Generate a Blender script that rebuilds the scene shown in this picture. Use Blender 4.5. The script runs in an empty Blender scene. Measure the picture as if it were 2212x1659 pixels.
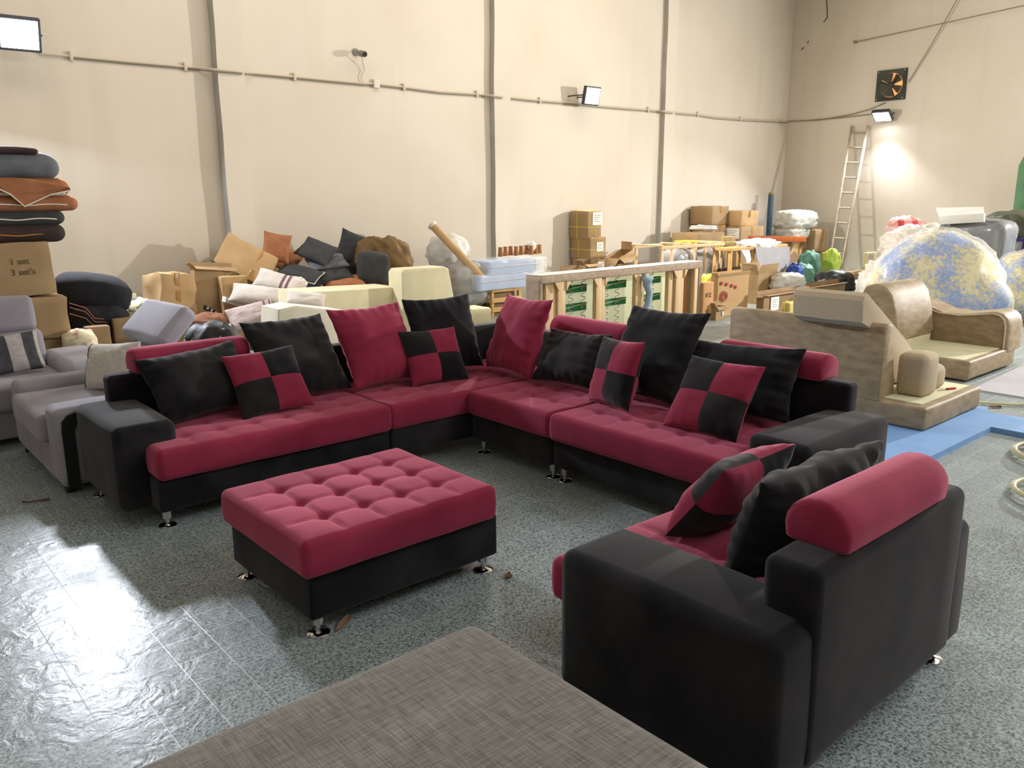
import bpy, bmesh, math, random
import numpy as np
from mathutils import Vector, Matrix, noise, Euler
random.seed(7)
rad = math.radians
SC = bpy.context.scene
COL = SC.collection
# ---------------------------------------------------------------- camera
CH, FPX, PITCH, ROLL, GRID = 1.70, 1765.0, 0.226, -0.0049, 0.7188
def cam_axes():
    cp, sp = math.cos(PITCH), math.sin(PITCH)
    r = np.array([1, 0, 0.]); f = np.array([0, cp, -sp]); u = np.array([0, sp, cp])
    cr, sr = math.cos(ROLL), math.sin(ROLL)
    r, u = cr * r + sr * u, -sr * r + cr * u
    c, s = math.cos(GRID), math.sin(GRID)
    M = np.array([[c, s, 0], [-s, c, 0], [0, 0, 1]])
    return M @ r, M @ u, M @ f
CR, CU, CF = cam_axes()
cam = bpy.data.cameras.new('camera'); cam_o = bpy.data.objects.new('camera', cam); COL.objects.link(cam_o)
cam.sensor_width = 36.0; cam.lens = FPX * 36.0 / 2212.0; cam.clip_end = 200
m = Matrix.Identity(4)
for i in range(3):
    m[i][0] = CR[i]; m[i][1] = CU[i]; m[i][2] = -CF[i]
m[0][3], m[1][3], m[2][3] = 0, 0, CH
cam_o.matrix_world = m
SC.camera = cam_o
# surveying helpers: where a sight line of the photograph meets the floor level z / the plane Y / the plane X
def ray(x, y): return CR * (x - 1106) / FPX - CU * (y - 829.5) / FPX + CF
def gz(x, y, z=0.0):
    d = ray(x, y); t = (z - CH) / d[2]; return Vector((d[0] * t, d[1] * t, z))
def gy(x, y, Y):
    d = ray(x, y); t = Y / d[1]; return Vector((d[0] * t, Y, CH + d[2] * t))
def gx(x, y, X):
    d = ray(x, y); t = X / d[0]; return Vector((X, d[1] * t, CH + d[2] * t))
def mpp(p):
    "metres per photo pixel at a point"
    return float((p[0]) * CF[0] + p[1] * CF[1] + (p[2] - CH) * CF[2]) / FPX
# ---------------------------------------------------------------- world, lamps, exposure
SC.view_settings.view_transform = 'Standard'; SC.view_settings.look = 'None'
SC.view_settings.exposure = 0.0; SC.view_settings.gamma = 1.0
SC.view_settings.use_curve_mapping = False
wd = bpy.data.worlds.new('World'); SC.world = wd; wd.use_nodes = True
wd.node_tree.nodes['Background'].inputs[0].default_value = (0.9, 0.92, 1.0, 1)
wd.node_tree.nodes['Background'].inputs[1].default_value = 0.25
def area(name, loc, target, sx, sy, power, color, spread=180):
    l = bpy.data.lights.new(name, 'AREA'); l.shape = 'RECTANGLE'; l.size = sx; l.size_y = sy
    l.energy = power; l.color = color; l.spread = rad(spread)
    o = bpy.data.objects.new(name, l); COL.objects.link(o); o.location = loc
    o.rotation_euler = (Vector(target) - Vector(loc)).to_track_quat('-Z', 'Y').to_euler()
    return o
WX, WY, WH = 17.45, 10.44, 6.6          # right wall plane, back wall plane, roof height
# warm roof lights running along the hall, and a cool one over the entrance side behind the camera
area('roof_light', (5.5, 8.1, 6.4), (5.5, 10.4, 1.2), 13.0, 1.6, 150, (1.0, 0.87, 0.71), 150)
area('roof_light', (-1.5, -1.5, 6.3), (0.5, 0.5, 0), 5.0, 4.0, 60, (0.93, 0.96, 1.0))
area('roof_light', (7.0, -2.0, 6.3), (4.5, 1.5, 0), 6.0, 3.0, 400, (0.98, 0.99, 1.0))
area('end_wall_light', (WX - .25, 1.2, 3.4), (4.0, 2.2, .2), .4, .35, 1250, (1.0, .98, .95))
# ---------------------------------------------------------------- materials
def lin(h):
    if isinstance(h, str):
        h = h.lstrip('#'); c = [int(h[i:i + 2], 16) / 255 for i in (0, 2, 4)]
    else: c = [v / 255 for v in h]
    return tuple((v / 12.92 if v <= .04045 else ((v + .055) / 1.055) ** 2.4) for v in c) + (1,)
MATS = {}
def mat(name, col, col2=None, rough=.8, scale=6., detail=4., lo=.35, hi=.7, bump=0., bscale=None, sheen=0., metal=0., spec=.5,
        coords='Object', stretch=(1, 1, 1), emit=None, estr=0., alpha=None, trans=0., ior=1.45, sheen_tint=None, bdist=.01, sheenr=.35, coat=0.):
    if name in MATS: return MATS[name]
    M = bpy.data.materials.new(name); M.use_nodes = True; nt = M.node_tree; b = nt.nodes['Principled BSDF']
    N = nt.nodes.new; L = nt.links.new
    c1 = lin(col); b.inputs['Base Color'].default_value = c1
    b.inputs['Roughness'].default_value = rough; b.inputs['Metallic'].default_value = metal
    b.inputs['Specular IOR Level'].default_value = spec; b.inputs['IOR'].default_value = ior
    b.inputs['Coat Weight'].default_value = coat; b.inputs['Coat Roughness'].default_value = .12
    if sheen:
        b.inputs['Sheen Weight'].default_value = sheen; b.inputs['Sheen Roughness'].default_value = sheenr
        b.inputs['Sheen Tint'].default_value = lin(sheen_tint) if sheen_tint else c1
    if emit: b.inputs['Emission Color'].default_value = lin(emit); b.inputs['Emission Strength'].default_value = estr
    if trans: b.inputs['Transmission Weight'].default_value = trans
    if alpha is not None: b.inputs['Alpha'].default_value = alpha
    if col2 or bump:
        if coords == 'World':
            tc = N('ShaderNodeNewGeometry'); src = tc.outputs['Position']
        else:
            tc = N('ShaderNodeTexCoord'); src = tc.outputs[coords]
        mp = N('ShaderNodeMapping'); mp.inputs['Scale'].default_value = stretch; L(src, mp.inputs[0])
        if coords == 'Object':
            oi = N('ShaderNodeObjectInfo'); ml = N('ShaderNodeMath'); ml.operation = 'MULTIPLY'; ml.inputs[1].default_value = 37.
            L(oi.outputs['Random'], ml.inputs[0]); L(ml.outputs[0], mp.inputs['Location'])
    if col2:
        n = N('ShaderNodeTexNoise'); n.inputs['Scale'].default_value = scale; n.inputs['Detail'].default_value = detail; L(mp.outputs[0], n.inputs[0])
        r = N('ShaderNodeMapRange'); r.inputs[1].default_value = lo; r.inputs[2].default_value = hi; L(n.outputs[0], r.inputs[0])
        x = N('ShaderNodeMix'); x.data_type = 'RGBA'; L(r.outputs[0], x.inputs[0]); x.inputs[6].default_value = c1; x.inputs[7].default_value = lin(col2)
        L(x.outputs[2], b.inputs['Base Color'])
    if bump:
        n2 = N('ShaderNodeTexNoise'); n2.inputs['Scale'].default_value = bscale or scale * 3; n2.inputs['Detail'].default_value = 3; L(mp.outputs[0], n2.inputs[0])
        bp = N('ShaderNodeBump'); bp.inputs['Strength'].default_value = bump; bp.inputs['Distance'].default_value = bdist; L(n2.outputs[0], bp.inputs['Height']); L(bp.outputs[0], b.inputs['Normal'])
    MATS[name] = M
    return M
def velvet(name, c1, c2, tint, sheen=.6):
    return mat(name, c1, c2, rough=.92, scale=3.6, detail=7., lo=.38, hi=.8, bump=.12, bscale=90, bdist=.004, sheen=sheen, sheen_tint=tint, sheenr=.45, spec=.15)
RED = velvet('red_velvet', '#80253c', '#95304a', '#ee98ae', .65)
BLK = velvet('black_velvet', '#121216', '#302e2f', '#b5b3b6', .36)
CHROME = mat('chrome', '#d8d8d6', rough=.08, metal=1.)
# ---------------------------------------------------------------- object helpers
def tag(o, label=None, cat=None, group=None, kind=None):
    if label: o['label'] = label
    if cat: o['category'] = cat
    if group: o['group'] = group
    if kind: o['kind'] = kind
    return o
def thing(name, label, cat, loc=(0, 0, 0), rotz=0., group=None):
    o = bpy.data.objects.new(name, None); COL.objects.link(o); o.empty_display_size = .05
    o.location = loc; o.rotation_euler = (0, 0, rotz)
    return tag(o, label, cat, group)
def link(name, me, m_, parent=None, loc=(0, 0, 0), rot=(0, 0, 0), w=False):
    "w: loc is a world position under an unrotated parent"
    o = bpy.data.objects.new(name, me); COL.objects.link(o)
    if m_ is not None and not me.materials: me.materials.append(m_)
    loc = Vector(loc)
    if parent is not None:
        o.parent = parent
        if w: loc = loc - world_loc(parent)
    o.location = loc; o.rotation_euler = rot
    return o
def world_loc(p):
    v = Vector(p.location)
    while p.parent is not None:
        p = p.parent; v = v + Vector(p.location)
    return v
def mesh(name, V, Fc, smooth=True, auto=None):
    me = bpy.data.meshes.new(name)
    me.from_pydata([tuple(map(float, v)) for v in V], [], [tuple(map(int, f)) for f in Fc]); me.update()
    if smooth:
        me.polygons.foreach_set('use_smooth', [True] * len(me.polygons))
        if auto: me.set_sharp_from_angle(angle=rad(auto))
    return me
def weld(V, Fc, eps=1e-5):
    V = np.asarray(V, float); key = np.round(V / eps).astype(np.int64)
    _, idx, inv = np.unique(key, axis=0, return_index=True, return_inverse=True)
    inv = inv.reshape(-1)
    F2 = []
    for f in Fc:
        g = []
        for i in f:
            j = int(inv[i])
            if not g or g[-1] != j: g.append(j)
        if len(g) > 1 and g[0] == g[-1]: g.pop()
        if len(g) >= 3 and len(set(g)) == len(g): F2.append(g)
    return V[idx], F2
def sbox_mesh(size, r=.02, res=.08, disp=None, seg=3):
    "rounded box centred at the origin; disp(P array, N array) -> offsets"
    h = np.array(size, float) / 2; r = min(r, h.min() * .98)
    ax = []
    for k in range(3):
        core = h[k] - r
        n = max(1, int(round(2 * core / res)))
        mid = np.linspace(-core, core, n + 1)
        e = core + r * np.tan(np.linspace(0, math.pi / 4, seg + 1))[1:]
        ax.append(np.concatenate([-e[::-1], mid, e]))
    V = []; Fc = []
    for k in range(3):
        a, b = (k + 1) % 3, (k + 2) % 3
        A, B = np.meshgrid(ax[a], ax[b], indexing='ij')
        for s in (-1, 1):
            P = np.zeros(A.shape + (3,)); P[..., a] = A; P[..., b] = B; P[..., k] = s * h[k]
            o = len(V); V.extend(P.reshape(-1, 3)); na, nb = A.shape
            for i in range(na - 1):
                for j in range(nb - 1):
                    q = [o + i * nb + j, o + (i + 1) * nb + j, o + (i + 1) * nb + j + 1, o + i * nb + j + 1]
                    Fc.append(q if s > 0 else q[::-1])
    V, Fc = weld(V, Fc)
    Q = np.clip(V, -(h - r), h - r); D = V - Q
    n = np.linalg.norm(D, axis=1, keepdims=True); n[n == 0] = 1; Nn = D / n
    V = Q + Nn * r
    if disp is not None: V = V + disp(V, Nn)
    return V, Fc
def nz(P, sc, amp, seed=0.):
    "smooth vector noise sampled at rows of P"
    return np.array([noise.noise_vector(Vector(p) * sc + Vector((seed, seed * 1.7, -seed))) for p in P]) * amp
def soft(amp=.004, sc=4., bulge=0., size=None, seed=0.):
    def f(P, Nn):
        o = nz(P, sc, amp, seed) if amp else np.zeros_like(P)
        if bulge and size is not None:
            h = np.array(size) / 2; q = np.clip(1 - (P / h) ** 2, 0, 1)
            for k in range(3):
                a, b = (k + 1) % 3, (k + 2) % 3
                o[:, k] += Nn[:, k] * bulge * np.sqrt(q[:, a] * q[:, b])
        return o
    return f
def sbox(name, mn, mx, m_, parent=None, r=.02, res=.12, amp=0., sc=4., bulge=0., w=True, rot=(0, 0, 0), seed=0., seg=3, auto=None):
    mn, mx = Vector(mn), Vector(mx); size = mx - mn; c = (mn + mx) / 2
    d = soft(amp, sc, bulge, size, seed) if (amp or bulge) else None
    V, Fc = sbox_mesh(size, r, res if d else 10., d, seg)
    return link(name, mesh(name, V, Fc, True, auto), m_, parent, c, rot, w and parent is not None)
def tufted(name, mn, mx, m_, parent, nx, ny, A=.03, r=.03, res=.02, amp=.003, w=True, seed=0.):
    "quilted seat cushion: seams between puffs, pulled down at the buttons"
    mn, mx = Vector(mn), Vector(mx); size = mx - mn; c = (mn + mx) / 2; h = np.array(size) / 2
    def d(P, Nn):
        u = (P[:, 0] / h[0] + 1) / 2 * nx; v = (P[:, 1] / h[1] + 1) / 2 * ny
        du = np.abs(u - np.round(u)); dv = np.abs(v - np.round(v))
        eu = np.clip(np.minimum(u, nx - u) / .5, 0, 1); ev = np.clip(np.minimum(v, ny - v) / .5, 0, 1)
        inu = (np.round(u) > 0) & (np.round(u) < nx); inv_ = (np.round(v) > 0) & (np.round(v) < ny)
        cell = np.minimum(u * 0 + 1, 1)
        su = np.where(inu, np.exp(-(du / .05) ** 2), 0) * np.clip(ev * 1.2, .0, 1); sv = np.where(inv_, np.exp(-(dv / .05) ** 2), 0) * np.clip(eu * 1.2, 0, 1)
        bt = np.where(inu & inv_, np.exp(-((du / .17) ** 2 + (dv / .17) ** 2)), 0)
        puff = np.sqrt(np.abs(np.sin(np.pi * u) * np.sin(np.pi * v)) + .02)
        z = -A * .30 * np.maximum(su, sv) - A * .95 * bt + A * .38 * puff * np.clip(np.minimum(eu, ev) + .45, 0, 1)
        top = np.clip(Nn[:, 2], 0, 1) ** 2
        o = nz(P, 5., amp, seed)
        o[:, 2] += top * z
        side = np.clip(1 - top, 0, 1)
        q = np.clip(1 - (P[:, 2] / h[2]) ** 2, 0, 1)
        o[:, :2] += Nn[:, :2] * (q * .008)[:, None]
        return o
    V, Fc = sbox_mesh(size, r, res, d, 3)
    return link(name, mesh(name, V, Fc), m_, parent, c, (0, 0, 0), w)
def pillow_grid(w, h, t, n=26, pinch=.07, seed=0., wr=.006, sag=0.):
    u = np.sin(np.linspace(-1, 1, n + 1) * math.pi / 2 * .9) / math.sin(math.pi / 2 * .9)
    U, Vv = np.meshgrid(u, u, indexing='ij')
    x = w / 2 * U * (1 - pinch * (1 - Vv ** 2)); y = h / 2 * Vv * (1 - pinch * (1 - U ** 2))
    prof = np.clip((1 - U ** 4) * (1 - Vv ** 4), 0, 1) ** .5 * (1 - .28 * (U ** 2 + Vv ** 2) / 2)
    T = t / 2 * prof * (1 - sag * Vv)
    # small gathers running in from the seams
    edge = np.clip((np.maximum(np.abs(U), np.abs(Vv)) - .45) / .5, 0, 1) * np.clip(prof * 3, 0, 1)
    gat = np.sin(U * 23 + seed) * (np.abs(Vv) > np.abs(U)) + np.sin(Vv * 21 + seed * 2) * (np.abs(U) >= np.abs(Vv))
    big = np.array([[noise.noise(Vector((a * 2.2 + seed, b * 2.2 - seed, seed))) for b in u] for a in u])
    def side(s):
        d = T + (edge * gat * wr * .5 + big * wr * 1.6) * (prof > .02)
        return np.stack([x, y, s * np.maximum(d, 0)], -1)
    return side
def grid_faces(n, m_, o=0, flip=False):
    out = []
    for i in range(n):
        for j in range(m_):
            q = [o + i * (m_ + 1) + j, o + (i + 1) * (m_ + 1) + j, o + (i + 1) * (m_ + 1) + j + 1, o + i * (m_ + 1) + j + 1]
            out.append(q[::-1] if flip else q)
    return out
def pillow_mesh(w, h, t, n=26, **k):
    s = pillow_grid(w, h, t, n, **k); A = s(1).reshape(-1, 3); B = s(-1).reshape(-1, 3)
    V = np.concatenate([A, B]); Fc = grid_faces(n, n) + grid_faces(n, n, len(A), True)
    return weld(V, Fc)
def pose(loc, yaw, lean, roll=0.):
    "matrix: local x = width, y = height, z = facing; yaw 0 faces -Y, lean tips the top back"
    ew = Vector((math.cos(yaw), math.sin(yaw), 0)); n0 = Vector((math.sin(yaw), -math.cos(yaw), 0)); up = Vector((0, 0, 1))
    eh = up * math.cos(lean) - n0 * math.sin(lean); n = n0 * math.cos(lean) + up * math.sin(lean)
    w2 = ew * math.cos(roll) + eh * math.sin(roll); h2 = -ew * math.sin(roll) + eh * math.cos(roll)
    M = Matrix((w2, h2, n)).transposed().to_4x4(); M.translation = Vector(loc)
    return M
def piping(name, w, h, pinch, m_, parent, rr=.006, off=0.):
    n = 16; pts = []
    for k in range(4):
        for i in range(n):
            t = -1 + 2 * i / n
            U, Vv = [(t, -1), (1, t), (-t, 1), (-1, -t)][k]
            pts.append((w / 2 * U * (1 - pinch * (1 - Vv ** 2)), h / 2 * Vv * (1 - pinch * (1 - U ** 2)), off))
    return tube(name, pts, rr, m_, parent, closed=True, k=6)
def tube(name, pts, rr, m_, parent=None, closed=False, k=8, w=False, caps=True):
    V, Fc = tube_vf(pts, rr, closed, k, caps)
    return link(name, mesh(name, V, Fc, True, 50), m_, parent, (0, 0, 0), (0, 0, 0), w)
def tube_vf(pts, rr, closed=False, k=8, caps=True):
    P = [Vector(p) for p in pts]; n = len(P); V = []; Fc = []
    if not hasattr(rr, '__len__'): rr = [rr] * n
    prev = None
    for i in range(n):
        a = P[(i - 1) % n] if (closed or i > 0) else P[0]; b = P[(i + 1) % n] if (closed or i < n - 1) else P[-1]
        t = (b - a).normalized() if (b - a).length > 1e-9 else Vector((0, 0, 1))
        if prev is None:
            ref = Vector((0, 0, 1)) if abs(t.z) < .9 else Vector((1, 0, 0)); e1 = t.cross(ref).normalized()
        else:
            e1 = (prev - t * prev.dot(t)); e1 = e1.normalized() if e1.length > 1e-6 else t.orthogonal().normalized()
        prev = e1; e2 = t.cross(e1)
        for j in range(k):
            an = 2 * math.pi * j / k; V.append(P[i] + (e1 * math.cos(an) + e2 * math.sin(an)) * rr[i])
    for i in range(n if closed else n - 1):
        for j in range(k):
            a = i * k + j; b = i * k + (j + 1) % k; c = ((i + 1) % n) * k + (j + 1) % k; d = ((i + 1) % n) * k + j
            Fc.append((a, b, c, d))
    if not closed and caps:
        Fc.append(tuple(range(k))[::-1]); Fc.append(tuple((n - 1) * k + j for j in range(k)))
    return V, Fc
def lathe(name, prof, m_, parent=None, loc=(0, 0, 0), k=20, w=True, rot=(0, 0, 0)):
    V = []; Fc = []
    for (rr, z) in prof:
        for j in range(k):
            a = 2 * math.pi * j / k; V.append((rr * math.cos(a), rr * math.sin(a), z))
    for i in range(len(prof) - 1):
        for j in range(k): Fc.append((i * k + j, i * k + (j + 1) % k, (i + 1) * k + (j + 1) % k, (i + 1) * k + j))
    Fc.append(tuple(range(k))[::-1]); Fc.append(tuple((len(prof) - 1) * k + j for j in range(k)))
    return link(name, mesh(name, V, Fc, True, 35), m_, parent, loc, rot, w and parent is not None)
def plate(name, pts, th, m_, parent=None, w=False, nrm=None):
    "polygon of 3-D points given a thickness th along its normal"
    P = [Vector(p) for p in pts]
    n = nrm or (P[1] - P[0]).cross(P[2] - P[0]).normalized(); n = Vector(n)
    c = sum(P, Vector()) / len(P); k = len(P)
    V = [p - c + n * (th / 2) for p in P] + [p - c - n * (th / 2) for p in P]
    Fc = [tuple(range(k)), tuple(range(2 * k - 1, k - 1, -1))] + [(i, i + k, (i + 1) % k + k, (i + 1) % k) for i in range(k)]
    return link(name, mesh(name, V, Fc, False), m_, parent, c, (0, 0, 0), w and parent is not None)
def extrude_profile(name, prof, length, m_, parent=None, loc=(0, 0, 0), rot=(0, 0, 0), r=.012, w=False, amp=.0, nl=6, seg=2, auto=50):
    "closed 2-D profile (x,z) extruded along local y, centred, with softly rounded ends"
    pr = np.array(prof, float); k = len(pr); c = pr.mean(0)
    rings = []
    for i in range(seg, -1, -1):
        a = math.pi / 2 * i / seg; rings.append((-length / 2 + r * (1 - math.sin(a)), r * (1 - math.cos(a))))
    ys = [(y, ins) for y, ins in rings] + [(-length / 2 + r + (length - 2 * r) * i / nl, 0) for i in range(1, nl)] + [(-y, ins) for y, ins in rings[::-1]]
    V = []
    d = pr - c; L_ = np.linalg.norm(d, axis=1, keepdims=True)
    for y, ins in ys:
        q = c + d * np.clip((L_ - ins) / L_, .05, 1)
        for a in q: V.append((a[0], y, a[1]))
    Fc = []
    for i in range(len(ys) - 1):
        for j in range(k): Fc.append((i * k + j, i * k + (j + 1) % k, (i + 1) * k + (j + 1) % k, (i + 1) * k + j))
    Fc.append(tuple(range(k))[::-1]); Fc.append(tuple((len(ys) - 1) * k + j for j in range(k)))
    V = np.array(V)
    if amp: V = V + nz(V, 6., amp, length)
    me = mesh(name, V, Fc, True, auto)
    bm = bmesh.new(); bm.from_mesh(me); bmesh.ops.recalc_face_normals(bm, faces=bm.faces); bm.to_mesh(me); bm.free()
    return link(name, me, m_, parent, loc, rot, w)
def text(name, body, size, m_, parent, loc, rot, ext=.0008, align='CENTER', shear=0.):
    c = bpy.data.curves.new(name, 'FONT'); c.body = body; c.size = size; c.extrude = ext; c.align_x = align; c.align_y = 'CENTER'; c.shear = shear
    c.resolution_u = 2
    o = bpy.data.objects.new(name, c); COL.objects.link(o)
    dg = bpy.context.evaluated_depsgraph_get(); dg.update()
    me = bpy.data.meshes.new_from_object(o.evaluated_get(dg)); bpy.data.objects.remove(o)
    me.name = name; me.materials.clear()
    return link(name, me, m_, parent, loc, rot)
# ================================================================ the hall
def wall_material():
    M = bpy.data.materials.new('plaster'); M.use_nodes = True; nt = M.node_tree; b = nt.nodes['Principled BSDF']; N = nt.nodes.new; L = nt.links.new
    g = N('ShaderNodeNewGeometry')
    n1 = N('ShaderNodeTexNoise'); n1.inputs['Scale'].default_value = .7; n1.inputs['Detail'].default_value = 6; L(g.outputs['Position'], n1.inputs[0])
    mp = N('ShaderNodeMapping'); mp.inputs['Scale'].default_value = (3, 3, .25); L(g.outputs['Position'], mp.inputs[0])
    n2 = N('ShaderNodeTexNoise'); n2.inputs['Scale'].default_value = 1.; n2.inputs['Detail'].default_value = 3; L(mp.outputs[0], n2.inputs[0])
    x = N('ShaderNodeMix'); x.data_type = 'RGBA'; x.inputs[6].default_value = lin('#dfd6c8'); x.inputs[7].default_value = lin('#d7cdbd')
    r = N('ShaderNodeMapRange'); r.inputs[1].default_value = .4; r.inputs[2].default_value = .75; L(n1.outputs[0], r.inputs[0]); L(r.outputs[0], x.inputs[0])
    y = N('ShaderNodeMix'); y.data_type = 'RGBA'; y.inputs[7].default_value = lin('#cfc4b3'); L(x.outputs[2], y.inputs[6])
    r2 = N('ShaderNodeMapRange'); r2.inputs[1].default_value = .55; r2.inputs[2].default_value = 1.2; L(n2.outputs[0], r2.inputs[0]); L(r2.outputs[0], y.inputs[0])
    L(y.outputs[2], b.inputs['Base Color']); b.inputs['Roughness'].default_value = .85; b.inputs['Specular IOR Level'].default_value = .2
    bp = N('ShaderNodeBump'); bp.inputs['Strength'].default_value = .25; bp.inputs['Distance'].default_value = .02; L(n1.outputs[0], bp.inputs['Height']); L(bp.outputs[0], b.inputs['Normal'])
    return M
PLASTER = wall_material()
ROOFM = mat('roof_sheet', '#b9b2a4', '#a39c8f', rough=.8, scale=2.)
def slab(name, mn, mx, m_, parent=None, kind='structure'):
    o = sbox(name, mn, mx, m_, parent, r=.004, seg=1, w=parent is not None)
    if parent is None: o['kind'] = kind
    return o
wall_back = slab('wall_back', (-6, WY, -.05), (WX + .2, WY + .2, WH), PLASTER)
wall_right = slab('wall_right', (WX, -7.0, -.05), (WX + .2, WY, WH), PLASTER)
wall_left = slab('wall_left', (-6.2, -7.0, -.05), (-6, WY + .2, WH), PLASTER)
wall_front = slab('wall_front', (-6, -7.2, -.05), (WX + .2, -7.0, WH), PLASTER)
ceiling = slab('ceiling', (-6.2, -7.2, WH), (WX + .2, WY + .2, WH + .1), ROOFM)
SIDEG = mat('grey_side_face', '#b3b0ab', '#a5a29d', rough=.85, scale=3.)  # grey colour for the left side face of each pilaster
# pilasters with slightly wandering plaster arrises
def pilaster(n, x0, x1, d):
    V = []; k = 28
    for i in range(k + 1):
        z = WH * i / k
        a = noise.noise(Vector((x0, z * .9, 3.))) * .025; b = noise.noise(Vector((x1, z * .8, 9.))) * .02
        V += [(x0 + a, WY + .01, z), (x0 + a, WY - d + .012 * noise.noise(Vector((z, x0, 1))), z), (x1 + b, WY - d, z), (x1 + b, WY + .01, z)]
    Fc = []
    for i in range(k):
        for j in (1, 2): o = i * 4 + j; Fc.append((o, o + 4, o + 5, o + 1)[::-1])
    o = link('trim_%d' % n, mesh('pilaster', V, Fc, True, 40), PLASTER)
    link('side_strip', mesh('side_strip', V, [(i * 4, i * 4 + 4, i * 4 + 5, i * 4 + 1)[::-1] for i in range(k)], True), SIDEG, o); o['kind'] = 'structure'; tag(o, 'plastered pilaster on the long wall')
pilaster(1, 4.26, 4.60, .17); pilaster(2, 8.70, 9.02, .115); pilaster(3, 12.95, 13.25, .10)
# ---- terrazzo floor
def floor_material():
    M = bpy.data.materials.new('terrazzo'); M.use_nodes = True; nt = M.node_tree; b = nt.nodes['Principled BSDF']; N = nt.nodes.new; L = nt.links.new
    g = N('ShaderNodeNewGeometry')
    n1 = N('ShaderNodeTexNoise'); n1.inputs['Scale'].default_value = 95.; n1.inputs['Detail'].default_value = 2.; n1.inputs['Distortion'].default_value = .8; L(g.outputs['Position'], n1.inputs[0])
    n3 = N('ShaderNodeTexVoronoi'); n3.inputs['Scale'].default_value = 95.; L(g.outputs['Position'], n3.inputs[0])
    add = N('ShaderNodeMath'); add.operation = 'MULTIPLY_ADD'; add.inputs[1].default_value = .25; L(n3.outputs['Distance'], add.inputs[0]); L(n1.outputs[0], add.inputs[2])
    r = N('ShaderNodeMapRange'); r.inputs[1].default_value = .46; r.inputs[2].default_value = .74; L(add.outputs[0], r.inputs[0])
    x = N('ShaderNodeMix'); x.data_type = 'RGBA'; x.inputs[6].default_value = lin('#2e3c40'); x.inputs[7].default_value = lin('#a3b0b0'); L(r.outputs[0], x.inputs[0])
    # dust and wear with their own broad shapes
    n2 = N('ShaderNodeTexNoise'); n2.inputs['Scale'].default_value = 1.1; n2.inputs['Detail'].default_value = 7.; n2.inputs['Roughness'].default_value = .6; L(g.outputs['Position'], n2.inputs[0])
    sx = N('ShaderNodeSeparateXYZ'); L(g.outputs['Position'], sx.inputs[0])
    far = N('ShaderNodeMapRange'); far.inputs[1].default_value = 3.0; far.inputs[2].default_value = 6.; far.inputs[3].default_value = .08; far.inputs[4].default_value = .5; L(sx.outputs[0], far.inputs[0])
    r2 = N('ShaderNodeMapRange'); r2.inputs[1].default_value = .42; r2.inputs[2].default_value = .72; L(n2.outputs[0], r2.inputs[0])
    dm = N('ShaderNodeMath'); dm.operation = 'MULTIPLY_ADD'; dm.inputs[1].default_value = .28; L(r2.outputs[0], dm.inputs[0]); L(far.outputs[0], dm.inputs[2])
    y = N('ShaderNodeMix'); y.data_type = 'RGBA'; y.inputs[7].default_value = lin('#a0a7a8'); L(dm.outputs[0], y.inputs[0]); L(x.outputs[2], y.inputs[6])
    # tone changes a little from tile to tile
    vm = N('ShaderNodeVectorMath'); vm.operation = 'MULTIPLY_ADD'; vm.inputs[1].default_value = (1 / .165,) * 3; vm.inputs[2].default_value = (-2.02 / .165, -2.228 / .165, 0); L(g.outputs['Position'], vm.inputs[0])
    vf = N('ShaderNodeVectorMath'); vf.operation = 'FLOOR'; L(vm.outputs[0], vf.inputs[0])
    wn = N('ShaderNodeTexWhiteNoise'); wn.noise_dimensions = '2D'; L(vf.outputs[0], wn.inputs[0])
    hs = N('ShaderNodeHueSaturation'); vr = N('ShaderNodeMapRange'); vr.inputs[3].default_value = .92; vr.inputs[4].default_value = 1.08; L(wn.outputs['Value'], vr.inputs[0]); L(vr.outputs[0], hs.inputs['Value']); L(y.outputs[2], hs.inputs['Color'])
    L(hs.outputs[0], b.inputs['Base Color'])
    rr = N('ShaderNodeMapRange'); rr.inputs[1].default_value = .35; rr.inputs[2].default_value = .7; rr.inputs[3].default_value = .24; rr.inputs[4].default_value = .52; L(n2.outputs[0], rr.inputs[0]); L(rr.outputs[0], b.inputs['Roughness'])
    b.inputs['Specular IOR Level'].default_value = .20
    n4 = N('ShaderNodeTexNoise'); n4.inputs['Scale'].default_value = 9.; n4.inputs['Detail'].default_value = 4; n4.inputs['Distortion'].default_value = 1.5; L(g.outputs['Position'], n4.inputs[0])
    bp = N('ShaderNodeBump'); bp.inputs['Strength'].default_value = .30; bp.inputs['Distance'].default_value = .012; L(n4.outputs[0], bp.inputs['Height']); L(bp.outputs[0], b.inputs['Normal'])
    return M
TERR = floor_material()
GROUT = mat('grout', '#b9c0bf', '#9aa2a2', rough=.35, scale=8., coords='World')
floor = slab('floor', (-6.2, -7.2, -.10), (WX + .2, WY + .2, -.0004), GROUT)
TS = .165
def tile_v(x, y, s=TS, j=.0012, c=.0005):
    a = j; b = s - j
    return [(x + a, y + a, -.002), (x + b, y + a, -.002), (x + b, y + b, -.002), (x + a, y + b, -.002),
            (x + a, y + a, -c), (x + b, y + a, -c), (x + b, y + b, -c), (x + a, y + b, -c),
            (x + a + c, y + a + c, 0), (x + b - c, y + a + c, 0), (x + b - c, y + b - c, 0), (x + a + c, y + b - c, 0)]
TF = [(8, 9, 10, 11), (4, 5, 9, 8), (5, 6, 10, 9), (6, 7, 11, 10), (7, 4, 8, 11), (0, 1, 5, 4), (1, 2, 6, 5), (2, 3, 7, 6), (3, 0, 4, 7)]
tile_me = mesh('floor_tile', tile_v(0, 0), TF, False); tile_me.materials.append(TERR)
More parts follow.
